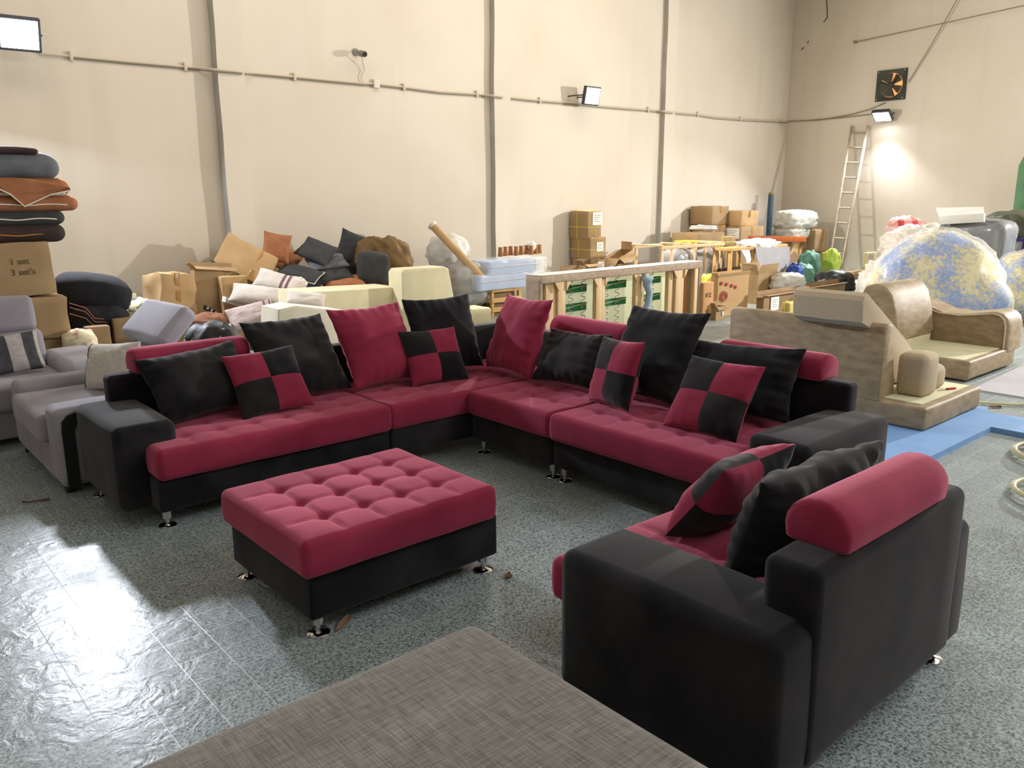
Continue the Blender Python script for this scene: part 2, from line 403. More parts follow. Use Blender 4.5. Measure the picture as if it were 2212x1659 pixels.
def shown(x, y):
    "rough size of a floor tile in the photograph, 0 outside the frame"
    d = np.array([x + TS / 2, y + TS / 2, -CH]); z = d @ CF
    if z < .5: return 0
    px, py = 1106 + FPX * (d @ CR) / z, 829.5 - FPX * (d @ CU) / z
    return 1 / z ** 3 if (-30 < px < 2242 and py < 1690) else 0
covered = [(1.31, 2.28, 2.68, 3.46), (1.78, 3.13, .98, 2.0), (.34, 1.45, .2, 1.84), (1.1, 2.7, 4.2, 5.1), (3.3, 4.33, 1.8, 5.1), (2.6, 4.3, 4.2, 5.1), (1.0, 1.9, 5.1, 6.4)]
cells = []
for i in range(-30, 95):
    for j in range(-22, 50):
        x, y = 2.02 + i * TS, 2.228 + j * TS
        if x + TS > WX or y + TS > WY: continue
        hid = any(a < x and x + TS < b and c < y and y + TS < d for a, b, c, d in covered)
        cells.append((0 if hid else shown(x, y), x, y))
cells.sort(key=lambda c: -c[0])
for s_, x, y in cells[:300]:
    o = bpy.data.objects.new('floor_tile', tile_me); COL.objects.link(o); o.parent = floor; o.location = Vector((x, y, 0)) - Vector(floor.location)
V = []; Fc = []
for s_, x, y in cells[300:]:
    n = len(V); V += tile_v(x, y); Fc += [tuple(n + q for q in f) for f in TF]
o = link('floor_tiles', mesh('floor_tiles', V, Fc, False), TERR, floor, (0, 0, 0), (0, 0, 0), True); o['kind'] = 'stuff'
# ---- floodlights on the walls
HOUS = mat('lamp_housing', '#4a4d52', rough=.5, metal=.3)
LENS = mat('lamp_lens', '#ffffff', emit='#f4f6ff', estr=28.)
def floodlight(label, loc, target, power, color, size=.36, wallpt=None, spread=180):
    loc = Vector(loc); d = (Vector(target) - loc).normalized()
    t = thing('floodlight', label, 'floodlight', loc)
    q = d.to_track_quat('-Z', 'Y').to_euler()
    s = size
    hv, hf = sbox_mesh((s, s * .85, .07), .012, 1.)
    link('housing', mesh('housing', hv, hf, True, 40), HOUS, t, (0, 0, 0), q)
    V, Fc = sbox_mesh((s * .86, s * .7, .01), .003, 1.)
    ln = link('lens', mesh('lens', V, Fc, True, 40), LENS, t, d * .036, q)
    fins = []
    for i in range(7):
        fv, ff = sbox_mesh((.006, s * .75, .035), .002, 1., seg=1)
        qm = d.to_track_quat('-Z', 'Y')
        off = qm @ Vector(((i - 3) * s * .12, 0, .05))
        link('cooling_fin', mesh('cooling_fin', fv, ff, False), HOUS, t, off, q)
    if wallpt is not None:
        wp = Vector(wallpt) - loc; qm = d.to_track_quat('-Z', 'Y')
        for sg in (-1, 1):
            e = qm @ Vector((sg * (s / 2 + .01), 0, .01))
            tube('bracket', [e, e * .9 + wp * .55, wp + (qm @ Vector((sg * s * .3, 0, 0)))], .012, HOUS, t, k=6)
    l = bpy.data.lights.new('floodlight_lamp', 'AREA'); l.shape = 'RECTANGLE'; l.size = s * .8; l.size_y = s * .65; l.energy = power; l.color = color; l.spread = rad(spread)
    lo = bpy.data.objects.new('floodlight_lamp', l); COL.objects.link(lo); lo.parent = t; lo.location = d * .055; lo.rotation_euler = q
    return t
floodlight('big white glaring floodlight at the left end of the wall cable', (2.13, WY - .30, 3.36), (1.6, 2.0, .4), 340, (.84, .90, 1.0), .40, (2.13, WY, 3.40))
floodlight('round glowing floodlight in the middle of the long wall', (10.70, WY - .30, 3.36), (10.5, 1.0, 1.4), 440, (1.0, .94, .85), .36, (10.55, WY, 3.36))
floodlight('small floodlight under the exhaust fan on the end wall', (WX - .22, 8.16, 3.27), (WX - .95, 8.1, 2.2), 130, (.93, .96, 1.0), .36, (WX, 8.16, 3.33), 118)
# ================================================================ sofa
LEGP = [(.046, 0), (.047, .006), (.040, .012), (.016, .016), (.011, .020), (.011, .044), (.024, .046), (.024, .105)]
def leg(parent, x, y): return lathe('leg', LEGP, CHROME, parent, (x, y, 0), 20)
def rollprof(w=.21, h=.145):
    P = [(-w * .38, 0), (w * .38, 0)]
    for i in range(13):
        a = -.35 + (math.pi + .70) * i / 12
        P.append((math.cos(a) * w / 2 / max(1, abs(math.cos(.0))), h * .36 + math.sin(a) * (h * .64 if math.sin(a) > 0 else h * .9)))
    return P
def headroll(parent, c, length, along):
    return extrude_profile('headrest_roll', rollprof(), length, RED, parent, Vector(c) - world_loc(parent), (0, 0, 0 if along == 'y' else rad(90)), r=.022, nl=8, amp=.002, seg=3)
SB, ST, AT, BT = .27, .435, .54, .70
kw = dict(amp=.004, sc=3.)
a = thing('sofa_section', 'left sofa section with black armrest, wine red tufted seat and red headrest roll', 'sofa section', (1.95, 4.65, 0), group='corner sofa sections')
sbox('base', (1.26, 4.225, .09), (2.675, 5.0, SB), BLK, a, r=.02, **kw)
sbox('armrest', (1.11, 4.37, .08), (1.43, 5.105, AT), BLK, a, r=.04, bulge=.012, **kw)
sbox('backrest', (1.27, 4.985, .12), (2.675, 5.105, BT), BLK, a, r=.03, **kw)
tufted('seat_cushion', (1.262, 4.19, SB - .003), (2.672, 4.99, ST), RED, a, 7, 4, A=.011)
headroll(a, (1.765, 5.035, BT - .004), .70, 'x')
for x, y in ((1.30, 4.27), (1.17, 5.0), (2.62, 5.0), (2.60, 4.30)): leg(a, x, y)
b = thing('sofa_section', 'corner sofa section joining both runs, holding three large pillows', 'sofa section', (3.5, 4.65, 0), group='corner sofa sections')
sbox('base', (2.682, 4.225, .09), (4.19, 5.0, SB), BLK, b, r=.02, **kw)
sbox('backrest', (2.682, 4.985, .12), (4.315, 5.105, BT), BLK, b, r=.03, **kw)
sbox('backrest', (4.195, 4.208, .12), (4.315, 4.985, BT), BLK, b, r=.03, **kw)
tufted('seat_cushion', (2.678, 4.205, SB - .003), (4.19, 4.99, ST - .004), RED, b, 7, 4, A=.011)
for x, y in ((2.74, 5.0), (4.22, 5.0), (2.74, 4.34), (4.1, 4.3)): leg(b, x, y)
c = thing('sofa_section', 'armless sofa section beside the corner with a red headrest roll', 'sofa section', (3.8, 3.8, 0), group='corner sofa sections')
sbox('base', (3.305, 3.415, .09), (4.2, 4.195, SB), BLK, c, r=.02, **kw)
sbox('backrest', (4.195, 3.415, .12), (4.315, 4.198, BT), BLK, c, r=.03, **kw)
tufted('seat_cushion', (3.28, 3.41, SB - .003), (4.2, 4.2, ST - .004), RED, c, 4, 4, A=.013)
headroll(c, (4.245, 3.97, BT - .004), .70, 'y')
for x, y in ((3.36, 4.13), (3.36, 3.455), (4.2, 4.15), (4.2, 3.46)): leg(c, x, y)
d = thing('sofa_section', 'right sofa section with wide black armrest and red headrest roll', 'sofa section', (3.8, 2.6, 0), group='corner sofa sections')
sbox('base', (3.305, 2.0, .09), (4.2, 3.408, SB), BLK, d, r=.02, **kw)
sbox('armrest', (3.455, 1.84, .08), (4.30, 2.17, AT), BLK, d, r=.04, bulge=.012, **kw)
sbox('backrest', (4.195, 2.03, .12), (4.315, 3.408, BT), BLK, d, r=.03, **kw)
tufted('seat_cushion', (3.27, 2.0, SB - .003), (4.2, 3.405, ST), RED, d, 4, 7, A=.015)
headroll(d, (4.245, 2.52, BT - .004), .70, 'y')
for x, y in ((3.36, 3.355), (3.36, 2.06), (4.22, 1.92), (4.22, 3.36)): leg(d, x, y)
# ---- ottoman
a = thing('ottoman', 'wine red tufted ottoman on a black base with chrome legs', 'ottoman', (1.8, 3.07, 0))
sbox('base', (1.32, 2.70, .078), (2.27, 3.45, .278), BLK, a, r=.015, **kw)
tufted('cushion', (1.292, 2.668, .272), (2.238, 3.462, .43), RED, a, 5, 4, A=.020, r=.024, res=.014)
for x, y in ((1.365, 2.742), (2.215, 2.742), (1.365, 3.41), (2.215, 3.41)): leg(a, x, y)
# ---- armchair
a = thing('armchair', 'black velvet armchair seen from behind with a big red headrest roll', 'armchair', (2.45, 1.45, 0))
sbox('base', (1.95, 1.10, .09), (2.97, 1.93, SB), BLK, a, r=.02, **kw)
sbox('armrest', (1.80, 1.0, .03), (2.125, 1.825, AT), BLK, a, r=.045, bulge=.012, **kw)
sbox('armrest', (2.80, 1.0, .07), (3.12, 1.825, AT), BLK, a, r=.035, bulge=.012, **kw)
sbox('backrest', (1.965, .985, .07), (2.985, 1.165, BT), BLK, a, r=.035, bulge=.006, **kw)
tufted('seat_cushion', (1.905, 1.16, SB - .003), (3.02, 1.97, ST), RED, a, 5, 4, A=.012)
headroll(a, (2.47, 1.09, BT - .004), .70, 'x')
for x, y in ((2.99, 1.05), (1.9, 1.06), (1.96, 1.86), (2.95, 1.86)): leg(a, x, y)
# ---- grey bench in front of the camera
LINEN = mat('grey_linen', '#5f5a54', '#7d776e', rough=.95, scale=60., detail=2., lo=.35, hi=.65, bump=.25, bscale=160, stretch=(1, 6, 1), bdist=.003, sheen=.2, sheen_tint='#aaa59c')
def linen():
    M = LINEN; nt = M.node_tree; N = nt.nodes.new; L = nt.links.new; b = nt.nodes['Principled BSDF']
    tc = N('ShaderNodeTexCoord'); out = None
    for st in ((12, 260, 12), (260, 12, 260)):
        mp = N('ShaderNodeMapping'); mp.inputs['Scale'].default_value = st; L(tc.outputs['Object'], mp.inputs[0])
        n = N('ShaderNodeTexNoise'); n.inputs['Scale'].default_value = 1.; n.inputs['Detail'].default_value = 3; L(mp.outputs[0], n.inputs[0])
        if out is None: out = n.outputs[0]
        else:
            ad = N('ShaderNodeMath'); ad.operation = 'ADD'; L(out, ad.inputs[0]); L(n.outputs[0], ad.inputs[1]); out = ad.outputs[0]
    r = N('ShaderNodeMapRange'); r.inputs[1].default_value = .75; r.inputs[2].default_value = 1.25; L(out, r.inputs[0])
    x = N('ShaderNodeMix'); x.data_type = 'RGBA'; x.inputs[6].default_value = lin('#625e59'); x.inputs[7].default_value = lin('#8f8a83'); L(r.outputs[0], x.inputs[0]); L(x.outputs[2], b.inputs['Base Color'])
linen()
a = thing('fabric_bench', 'wide brown grey linen bench in the near foreground', 'bench', (.89, 1.0, 0))
sbox('seat_pad', (.36, .22, .13), (1.432, 1.825, .422), LINEN, a, r=.05, amp=.006, sc=2., bulge=.012, res=.07)
sbox('base', (.40, .26, .06), (1.39, 1.78, .14), mat('dark_base', '#17171a', rough=.8), a, r=.01)
for x in (.47, 1.33):
    for y in (.33, 1.70): sbox('leg', (x - .025, y - .025, 0), (x + .025, y + .025, .065), mat('dark_base', '#17171a'), a, r=.004, seg=1)
# ================================================================ pillows on the sofa
def pillow(name, label, bot, yaw, lean, roll, w, h, t, m_, group=None, n=34, pinch=.085, seed=0., wr=.011, cat='cushion', parts=None, sag=.12):
    "bot: point under the middle of the lower edge; the pillow leans back from there"
    yaw, lean, roll = rad(yaw), rad(lean), rad(roll)
    M = pose((0, 0, 0), yaw, lean, roll); ctr = Vector(bot) + (M @ Vector((0, h / 2, 0)))
    V, Fc = pillow_mesh(w, h, t, n, pinch=pinch, seed=seed, wr=wr, sag=sag)
    o = link(name, mesh(name, V, Fc), m_, None, ctr); o.rotation_euler = M.to_euler()
    tag(o, label, cat, group)
    return o
def check_pillow(label, bot, yaw, lean, roll, w=.44, h=.42, t=.15, first='red', seed=0., group='checkered cushions', n=26):
    yaw, lean, roll = rad(yaw), rad(lean), rad(roll)
    M = pose((0, 0, 0), yaw, lean, roll); ctr = Vector(bot) + (M @ Vector((0, h / 2, 0)))
    t_ = thing('checkered_cushion', label, 'cushion', ctr, group=group); t_.rotation_euler = M.to_euler()
    s = pillow_grid(w, h, t, n, pinch=.07, seed=seed, wr=.005, sag=.1); hn = n // 2
    for sd in (1, -1):
        G = s(sd)
        for qi, i0 in enumerate((0, hn)):
            for qj, j0 in enumerate((0, hn)):
                sub = G[i0:i0 + hn + 1, j0:j0 + hn + 1].copy()
                # the panels dip where they are sewn together
                ii = np.abs(np.arange(i0, i0 + hn + 1) - hn)[:, None]; jj = np.abs(np.arange(j0, j0 + hn + 1) - hn)[None, :]
                dip = .004 * np.exp(-np.minimum(ii, jj) ** 2 / .8)
                sub[..., 2] -= sd * dip * (np.abs(sub[..., 2]) > .01)
                redp = ((qi + qj) % 2 == 1) == (first == 'red')      # upper left panel as seen from the front
                if sd < 0: redp = not redp
                link('panel', mesh('panel', sub.reshape(-1, 3), grid_faces(hn, hn, 0, sd < 0)), RED if redp else BLK, t_)
    return t_
Z = ST
pillow('lumbar_cushion', 'oblong black velvet cushion beside the left armrest', (1.745, 4.64, Z + .03), 5, 37, 4, .63, .44, .17, BLK, seed=1.3)
check_pillow('checkered cushion at the left end of the sofa, in front of the oblong black one', (2.071, 4.479, Z + .008), -6, 35.8, 3.8, .45, .425, .14, 'red', 2.)
pillow('large_pillow', 'large black velvet pillow left of the red ones, behind a checkered cushion', (2.392, 4.67, Z + .025), 3, 37, 0, .59, .585, .17, BLK, 'large velvet pillows', seed=3.1)
pillow('large_pillow', 'large wine red pillow at the left side of the corner section', (2.965, 4.63, Z + .025), 4, 31, 0, .60, .59, .19, RED, 'large velvet pillows', seed=4.4)
check_pillow('checkered cushion on the corner section in front of the large pillows', (3.276, 4.488, Z + .004), -6.8, 29.8, -.6, .45, .405, .13, 'black', 5.)
pillow('large_pillow', 'large black velvet pillow in the middle of the sofa corner', (3.519, 4.69, Z + .02), -3.4, 19.5, .3, .58, .565, .17, BLK, 'large velvet pillows', seed=6.2)
pillow('large_pillow', 'large wine red pillow at the right side of the sofa corner', (3.775, 4.368, Z + .02), -99.4, 20.5, 1.4, .60, .575, .20, RED, 'large velvet pillows', seed=7.7)
pillow('lumbar_cushion', 'oblong black velvet cushion below the middle headrest roll', (3.79, 3.83, Z + .025), -87, 34, 1.9, .54, .40, .17, BLK, seed=8.8)
check_pillow('narrow looking checkered cushion right of the oblong black one', (3.618, 3.248, Z + .015), -107, 17, 4, .455, .42, .15, 'black', 9.)
pillow('large_pillow', 'large black velvet pillow standing between two checkered cushions', (3.85, 3.23, Z + .03), -91, 32, .8, .62, .625, .18, BLK, 'large velvet pillows', seed=10.3)
pillow('lumbar_cushion', 'oblong black velvet cushion beside the right armrest', (3.98, 2.65, Z + .02), -92, 22, 3, .82, .43, .16, BLK, seed=11.)
check_pillow('checkered cushion at the right end of the sofa by the armrest', (3.561, 2.542, Z + .004), -87.5, 35, -.4, .47, .45, .14, 'black', 12.)
pillow('lumbar_cushion', 'thick black velvet cushion standing in the armchair', (2.49, 1.37, Z + .03), 177, 17, 0, .72, .395, .22, BLK, seed=13., wr=.014, pinch=.035)
check_pillow('checkered cushion leaning in the armchair', (2.56, 1.79, Z + .01), 178.7, 38, -1.7, .44, .42, .19, 'red', 14.)
# ================================================================ grey seats at the left
GREY = mat('grey_velour', '#96929a', '#86828a', rough=.9, scale=4., bump=.1, bscale=120, bdist=.003, sheen=.35, sheen_tint='#c8c8d4', spec=.2)
GREYL = mat('light_grey_velour', '#a9a8b2', '#9c9ba6', rough=.9, scale=4., bump=.1, bscale=120, bdist=.003, sheen=.35, sheen_tint='#d8d8e4', spec=.2)
OFFW = mat('off_white_weave', '#c9c4bd', '#b7b2ab', rough=.9, scale=40., bump=.15, bscale=150, bdist=.002)
DARKST = mat('dark_stripe', '#35343a', '#45444a', rough=.85, scale=30.)
BLKLE = mat('black_leatherette', '#0e0f11', '#1a1b1d', rough=.45, scale=20., bump=.1, bscale=120)
def slant(name, size, m_, parent, loc, rot, r=.03, amp=.004, bulge=.012, res=.1, seed=0.):
    V, Fc = sbox_mesh(size, r, res, soft(amp, 4., bulge, size, seed), 3)
    return link(name, mesh(name, V, Fc), m_, parent, loc, rot)
a = thing('grey_armchair', 'grey armchair with black side inlay behind the left sofa armrest', 'armchair', (1.45, 5.72, 0))
X0 = 1.0
sbox('base', (X0 + .01, 5.15, .04), (1.86, 6.30, .30), GREY, a, r=.02, **kw)
sbox('seat_cushion', (X0 - .04, 5.36, .27), (1.66, 6.12, .445), GREY, a, r=.035, bulge=.012, **kw)
sbox('armrest', (X0, 6.115, .05), (1.86, 6.335, .505), GREY, a, r=.045, bulge=.008, **kw)
sbox('armrest', (X0, 5.135, .05), (1.86, 5.365, .515), GREY, a, r=.045, bulge=.006, **kw)
# black inlay: a bent strip down the front and along the top of the near side
V = []; prof = []
for x, z in ((1.86, .49), (1.12, .49), (1.065, .475), (1.035, .44), (1.03, .38), (1.03, .04)): prof.append((x, z))
inn = [(1.86, .425), (1.15, .425), (1.115, .415), (1.10, .395), (1.095, .36), (1.095, .04)]
n = len(prof)
for y in (5.118, 5.14):
    for x, z in prof + inn: V.append((x - 1.45, y - 5.72, z))
Fc = []
for i in range(n - 1):
    Fc += [(i, i + 1, n + i + 1, n + i), (2 * n + i, 3 * n + i, 3 * n + i + 1, 2 * n + i + 1), (i, 2 * n + i, 2 * n + i + 1, i + 1), (n + i, n + i + 1, 3 * n + i + 1, 3 * n + i)]
link('inlay', mesh('inlay', V, Fc, False), BLKLE, a)
slant('backrest', (.22, .96, .40), GREYL, a, (.34, 0.02, .50), (0, rad(14), 0), r=.09)
h = slant('headrest', (.12, .66, .31), GREYL, a, (.42, .17, .845), (0, rad(46), rad(4)), r=.04)
for x, y in ((1.05, 5.19), (1.82, 5.19), (1.05, 6.26), (1.82, 6.26)): sbox('foot', (x - .025, y - .025, 0), (x + .025, y + .025, .055), BLKLE, a, r=.004, seg=1)
a = thing('grey_sofa', 'grey sofa with raised headrest at the left edge of the picture', 'sofa', (.7, 6.95, 0))
sbox('base', (-.70, 6.48, .05), (1.40, 7.40, .26), GREY, a, r=.02, **kw)
sbox('seat_cushion', (-.72, 6.44, .25), (1.40, 7.16, .435), GREY, a, r=.035, bulge=.01, **kw)
slant('backrest', (1.5, .22, .44), GREY, a, (-.05, .29, .49), (rad(-10), 0, 0), r=.06)
slant('headrest', (1.42, .15, .27), GREY, a, (-.045, .31, .825), (rad(-16), 0, 0), r=.04)
sbox('armrest', (1.405, 6.52, .05), (1.76, 7.36, .52), GREYL, a, r=.06, bulge=.01, **kw)
for x in (-.62, 1.68):
    for y in (6.55, 7.30): sbox('foot', (x - .025, y - .025, 0), (x + .025, y + .025, .06), BLKLE, a, r=.004, seg=1)
def striped_pillow(name, label, bot, yaw, lean, roll, w, h, t, bands, base=None, seed=0., group=None):
    "pillow sewn of strips across its width; bands: (u0, u1, material)"
    yaw, lean, roll = rad(yaw), rad(lean), rad(roll)
    M = pose((0, 0, 0), yaw, lean, roll); ctr = Vector(bot) + (M @ Vector((0, h / 2, 0)))
    t_ = thing(name, label, 'cushion', ctr, group=group); t_.rotation_euler = M.to_euler()
    n = 24; s = pillow_grid(w, h, t, n, pinch=.06, seed=seed, wr=.006)
    A, B = s(1), s(-1)
    V, Fc = weld(np.concatenate([A.reshape(-1, 3), B.reshape(-1, 3)]), grid_faces(n, n) + grid_faces(n, n, (n + 1) ** 2, True))
    link('cover', mesh('cover', V, Fc), base or OFFW, t_)
    for (u0, u1, m_) in bands:
        i0, i1 = int(u0 * n), max(int(u0 * n) + 1, int(u1 * n))
        for sd, G in ((1, A), (-1, B)):
            sub = G[i0:i1 + 1].copy(); sub[..., 2] += sd * .0015
            link('stripe', mesh('stripe', sub.reshape(-1, 3), grid_faces(i1 - i0, n, 0, sd < 0)), m_, t_)
    return t_
striped_pillow('striped_cushion', 'off white cushion with two dark stripes on the grey sofa', (1.08, 6.80, .45), -2, 24, 4, .50, .30, .12, [(.42, .58, DARKST), (.72, .88, DARKST)], mat('weave_grey', '#a9a4a2', '#98938f', rough=.9, scale=40.))
striped_pillow('striped_cushion', 'off white cushion with one dark stripe standing in the grey armchair', (1.46, 5.72, .452), -68, 20, 6, .48, .33, .15, [(.12, .2, DARKST)], OFFW, 2.)
# ================================================================ beige sofa pieces at the right
BEIGE = mat('beige_leather', '#a28e70', '#8a775b', rough=.6, scale=9., detail=8., lo=.35, hi=.65, bump=.15, bscale=40, stretch=(1, 1, 2.5), sheen=.1)
BEIGEL = mat('beige_boucle', '#c6b59a', '#b4a287', rough=.95, scale=120., lo=.3, hi=.7, bump=.4, bscale=260, bdist=.004)
DECK = mat('deck_cloth', '#d9d5b4', '#cdc9a6', rough=.9, scale=6.)
FOAMB = mat('blue_foam_sheet', '#7fa6d6', '#739bcd', rough=.85, scale=5.)
a = thing('beige_sofa_piece', 'beige leather sofa piece turned away, its plain back towards the red sofa', 'sofa', (6.4, 3.1, .04))
sbox('base', (5.914, 2.29, .042), (6.95, 3.95, .212), BEIGE, a, r=.025, **kw)
extrude_profile('backrest', [(0, 0), (.25, 0), (.14, .52), (.12, .555), (.09, .57), (.03, .57), (0, .54)], 1.32, BEIGE, a, (5.916 - 6.4, 3.293 - 3.1, .205 - .04), (0, 0, 0), r=.015, nl=6, amp=.003)
sbox('seat_deck', (6.0, 2.36, .206), (6.88, 3.90, .222), DECK, a, r=.006)
b = thing('leaning_backrest', 'pale beige slab cushion leaning over the back of the beige sofa piece', 'cushion', (6.3, 3.1, .222))
pr_ = [(5.79, .79), (5.775, .95), (5.79, .985), (5.83, 1.005), (6.55, .59), (6.735, .455), (6.745, .43), (6.65, .235), (6.45, .235), (6.13, .65)]
extrude_profile('cushion_body', [(x - 6.3, z - .222) for x, z in pr_], .56, BEIGEL, b, (0, -.07, 0), (0, 0, 0), r=.018, nl=6, amp=.003, seg=3, auto=24)
for lb, mn, mx in (('small upright beige block cushion standing on the deck of the beige sofa piece', (6.17, 2.42, .222), (6.40, 2.63, .535)),
                   ('low beige block cushion beside the red handled knife', (6.47, 2.47, .222), (6.68, 2.68, .40))):
    o = sbox('block_cushion', mn, mx, BEIGEL, None, r=.04, amp=.006, bulge=.012, res=.05); tag(o, lb, 'cushion', 'beige block cushions')
kn = thing('utility_knife', 'small utility knife with a red handle on the cream deck', 'knife', (6.62, 2.40, .222), rad(70))
sbox('handle', (-.012, -.05, 0), (.012, .04, .014), mat('red_plastic', '#b32232', rough=.4), kn, r=.005, w=False)
sbox('blade', (-.006, .04, .004), (.006, .13, .007), CHROME, kn, r=.001, seg=1, w=False)
a = thing('beige_chaise', 'beige leather chaise with curved arm and bare cream deck', 'sofa', (8.6, 3.2, 0))
sbox('base', (7.98, 2.756, .02), (9.17, 3.78, .20), BEIGE, a, r=.025, **kw)
sbox('seat_deck', (8.02, 2.82, .192), (8.92, 3.50, .206), DECK, a, r=.006)
sbox('deck_edge', (8.02, 3.47, .2), (8.86, 3.49, .33), DECK, a, r=.006)
# swept arm: profile along Y, extruded along X
pa = [(2.752, .17), (3.72, .17), (3.72, .60), (3.60, .575), (3.42, .51), (3.226, .505), (3.044, .535), (2.90, .56), (2.83, .545), (2.785, .50), (2.762, .43)]
extrude_profile('armrest', [(y - 3.2, z) for y, z in pa][::-1], .42, BEIGE, a, (9.115 - 8.6, 0, 0), (0, 0, rad(90)), r=.035, nl=4, amp=.003, seg=3)
tube('piping', [(8.902 - 8.6, y - 3.2, z - .022) for y, z in ((3.58, .56), (3.42, .52), (3.226, .513), (3.044, .54), (2.92, .562), (2.855, .55), (2.81, .51), (2.79, .44), (2.785, .22))], .008, mat('pale_piping', '#cfc3ad', rough=.7), a, k=6)
pb = [(3.44, .33), (3.47, .55), (3.53, .74), (3.60, .82), (3.70, .845), (3.80, .82), (3.84, .72), (3.84, .2), (3.52, .2)]
extrude_profile('backrest', [(y - 3.2, z) for y, z in pb][::-1], .86, BEIGE, a, (8.42 - 8.6, 0, 0), (0, 0, rad(90)), r=.03, nl=4, amp=.003, seg=3)
# ---- things lying on the floor at the right
def flat(name, label, cat, pts, z0, z1, m_):
    k = len(pts); V = [(x, y, z0) for x, y in pts] + [(x, y, z1) for x, y in pts]
    c0 = sum((Vector(v) for v in V), Vector()) / len(V); c0.z = z0
    Fc = [tuple(range(k))[::-1], tuple(range(k, 2 * k))] + [(i, (i + 1) % k, (i + 1) % k + k, i + k) for i in range(k)]
    o = link(name, mesh(name, [Vector(v) - c0 for v in V], Fc, False), m_, None, c0); return tag(o, label, cat)
flat('foam_sheet', 'L shaped light blue foam sheet on the floor under the beige sofa piece', 'foam sheet', [(5.0, 2.02), (6.42, 2.02), (6.42, 1.1), (6.87, 1.1), (6.87, 2.2), (7.0, 2.25), (7.0, 4.0), (5.0, 4.0)], .0, .04, FOAMB)
flat('board', 'pale grey board lying on the floor beside the beige chaise', 'board', [(7.72, 1.2), (10.6, 1.2), (10.6, 2.74), (7.72, 2.62)], .0, .014, mat('pale_board', '#b9b7bb', '#aeacb0', rough=.7, scale=3.))
HOSE = mat('hose', '#d8cfa6', '#c9bf94', rough=.45, scale=8.)
def coil(cx, cy, r, turns, z=.02):
    P = []
    for i in range(int(turns * 28) + 1):
        t = i / 28 * 2 * math.pi; q = r * (1 + .12 * math.sin(t * .37) - .05 * t / 6.28)
        P.append((cx + q * math.cos(t) + .05 * math.sin(t * .5), cy + q * 1.05 * math.sin(t), z + .006 * i / 10 % .05 + (.006 * t / 6.28)))
    return P
tag(tube('air_hose', coil(6.05, 1.42, .30, 2.6), .013, HOSE, None, k=8), 'cream air hose coiled on the floor beyond the blue foam sheet', 'hose')
tag(tube('air_hose', coil(5.25, 1.20, .27, 1.8), .012, HOSE, None, k=8), 'cream air hose loop nearest to the black armchair', 'hose')
tag(tube('air_hose', [gz(2100, 868, .015), gz(2140, 871, .015), gz(2180, 873, .015), gz(2230, 874, .015), gz(2300, 872, .015)], .010, HOSE, None, k=6), 'thin cream hose running straight past the beige sofa piece', 'hose')
LEAF = mat('dead_leaf', '#6b4a30', '#4c3522', rough=.8, scale=30.)
def scrap(label, px, py, w, l, rot, m_, cat='scrap', name='floor_scrap'):
    p = gz(px, py, .004); n = 5; V = []
    for i in range(n):
        t = i / (n - 1); ww = w * math.sin(math.pi * (.12 + .8 * t))
        V += [(-ww / 2, (t - .5) * l, .003 + .012 * t * t), (0, (t - .5) * l, .0 + .006 * t), (ww / 2, (t - .5) * l, .004 + .01 * (1 - t))]
    Fc = []
    for i in range(n - 1):
        for j in range(2): o = i * 3 + j; Fc.append((o, o + 1, o + 4, o + 3))
    me = mesh(name, V, Fc, False); o = link(name, me, m_, None, p, (0, 0, rot)); 
    md = o.modifiers.new('thick', 'SOLIDIFY'); md.thickness = .002
    tag(o, label, cat)
scrap('brown dead leaf on the floor near the blue foam sheet', 2150, 880, .05, .10, .8, LEAF, 'leaf', 'dead_leaf')
scrap('small dark leaf on the floor right of the ottoman', 1098, 1246, .03, .06, 2.0, LEAF, 'leaf', 'dead_leaf')
scrap('brown paper scrap on the floor in front of the ottoman leg', 742, 1348, .035, .13, 2.2, mat('brown_scrap', '#8a6f58', rough=.9), 'scrap', 'paper_scrap')
scrap('pale lilac scrap by the left leg of the ottoman', 567, 1260, .03, .11, .2, mat('lilac_scrap', '#c9c5d8', rough=.9), 'scrap', 'paper_scrap')
scrap('dark twig scrap on the floor left of the grey armchair', 78, 1084, .008, .14, 1.2, LEAF, 'scrap', 'paper_scrap')
# ================================================================ soft heaps, cartons, bags
CARD = mat('cardboard', '#a68b66', '#967b57', rough=.85, scale=3., bump=.08, bscale=30, bdist=.006)
CARDL = mat('cardboard_light', '#bb9a6f', '#ad8c60', rough=.85, scale=3., bump=.08, bscale=30, bdist=.006)
CARDD = mat('cardboard_old', '#957a58', '#82694a', rough=.88, scale=3., bump=.1, bscale=25, bdist=.008)
TAPE = mat('brown_tape', '#a5783f', rough=.25, coat=.4)
PAPER = mat('white_paper', '#e4e2dc', rough=.8)
INK = mat('ink', '#54483a', rough=.9)
STRAP = mat('yellow_strap', '#d8c74e', rough=.5)
ORG = mat('orange_fabric', '#a36a47', '#935d3c', rough=.9, scale=8., bump=.1, bscale=80, bdist=.003)
DGR = mat('dark_grey_fabric', '#3c3d3c', '#333435', rough=.92, scale=8., bump=.12, bscale=90, bdist=.003)
BGR = mat('blue_grey_fabric', '#6b6e74', '#5d6066', rough=.92, scale=8., bump=.12, bscale=90, bdist=.003)
BRN = mat('brown_fabric', '#3f302c', '#352824', rough=.92, scale=8., bump=.12, bscale=90, bdist=.003)
KHA = mat('khaki_sack', '#75592c', '#553d18', rough=.7, scale=7., bump=.2, bscale=12)
CREAM = mat('cream_foam', '#dbd1ae', '#d1c6a0', rough=.9, scale=4., bump=.05, bscale=120)
IVORY = mat('ivory_cloth', '#d9d0bd', '#cfc5b0', rough=.9, scale=6.)
BLKF = mat('black_fabric', '#111116', '#1a1a20', rough=.9, scale=10., bump=.15, bscale=60)
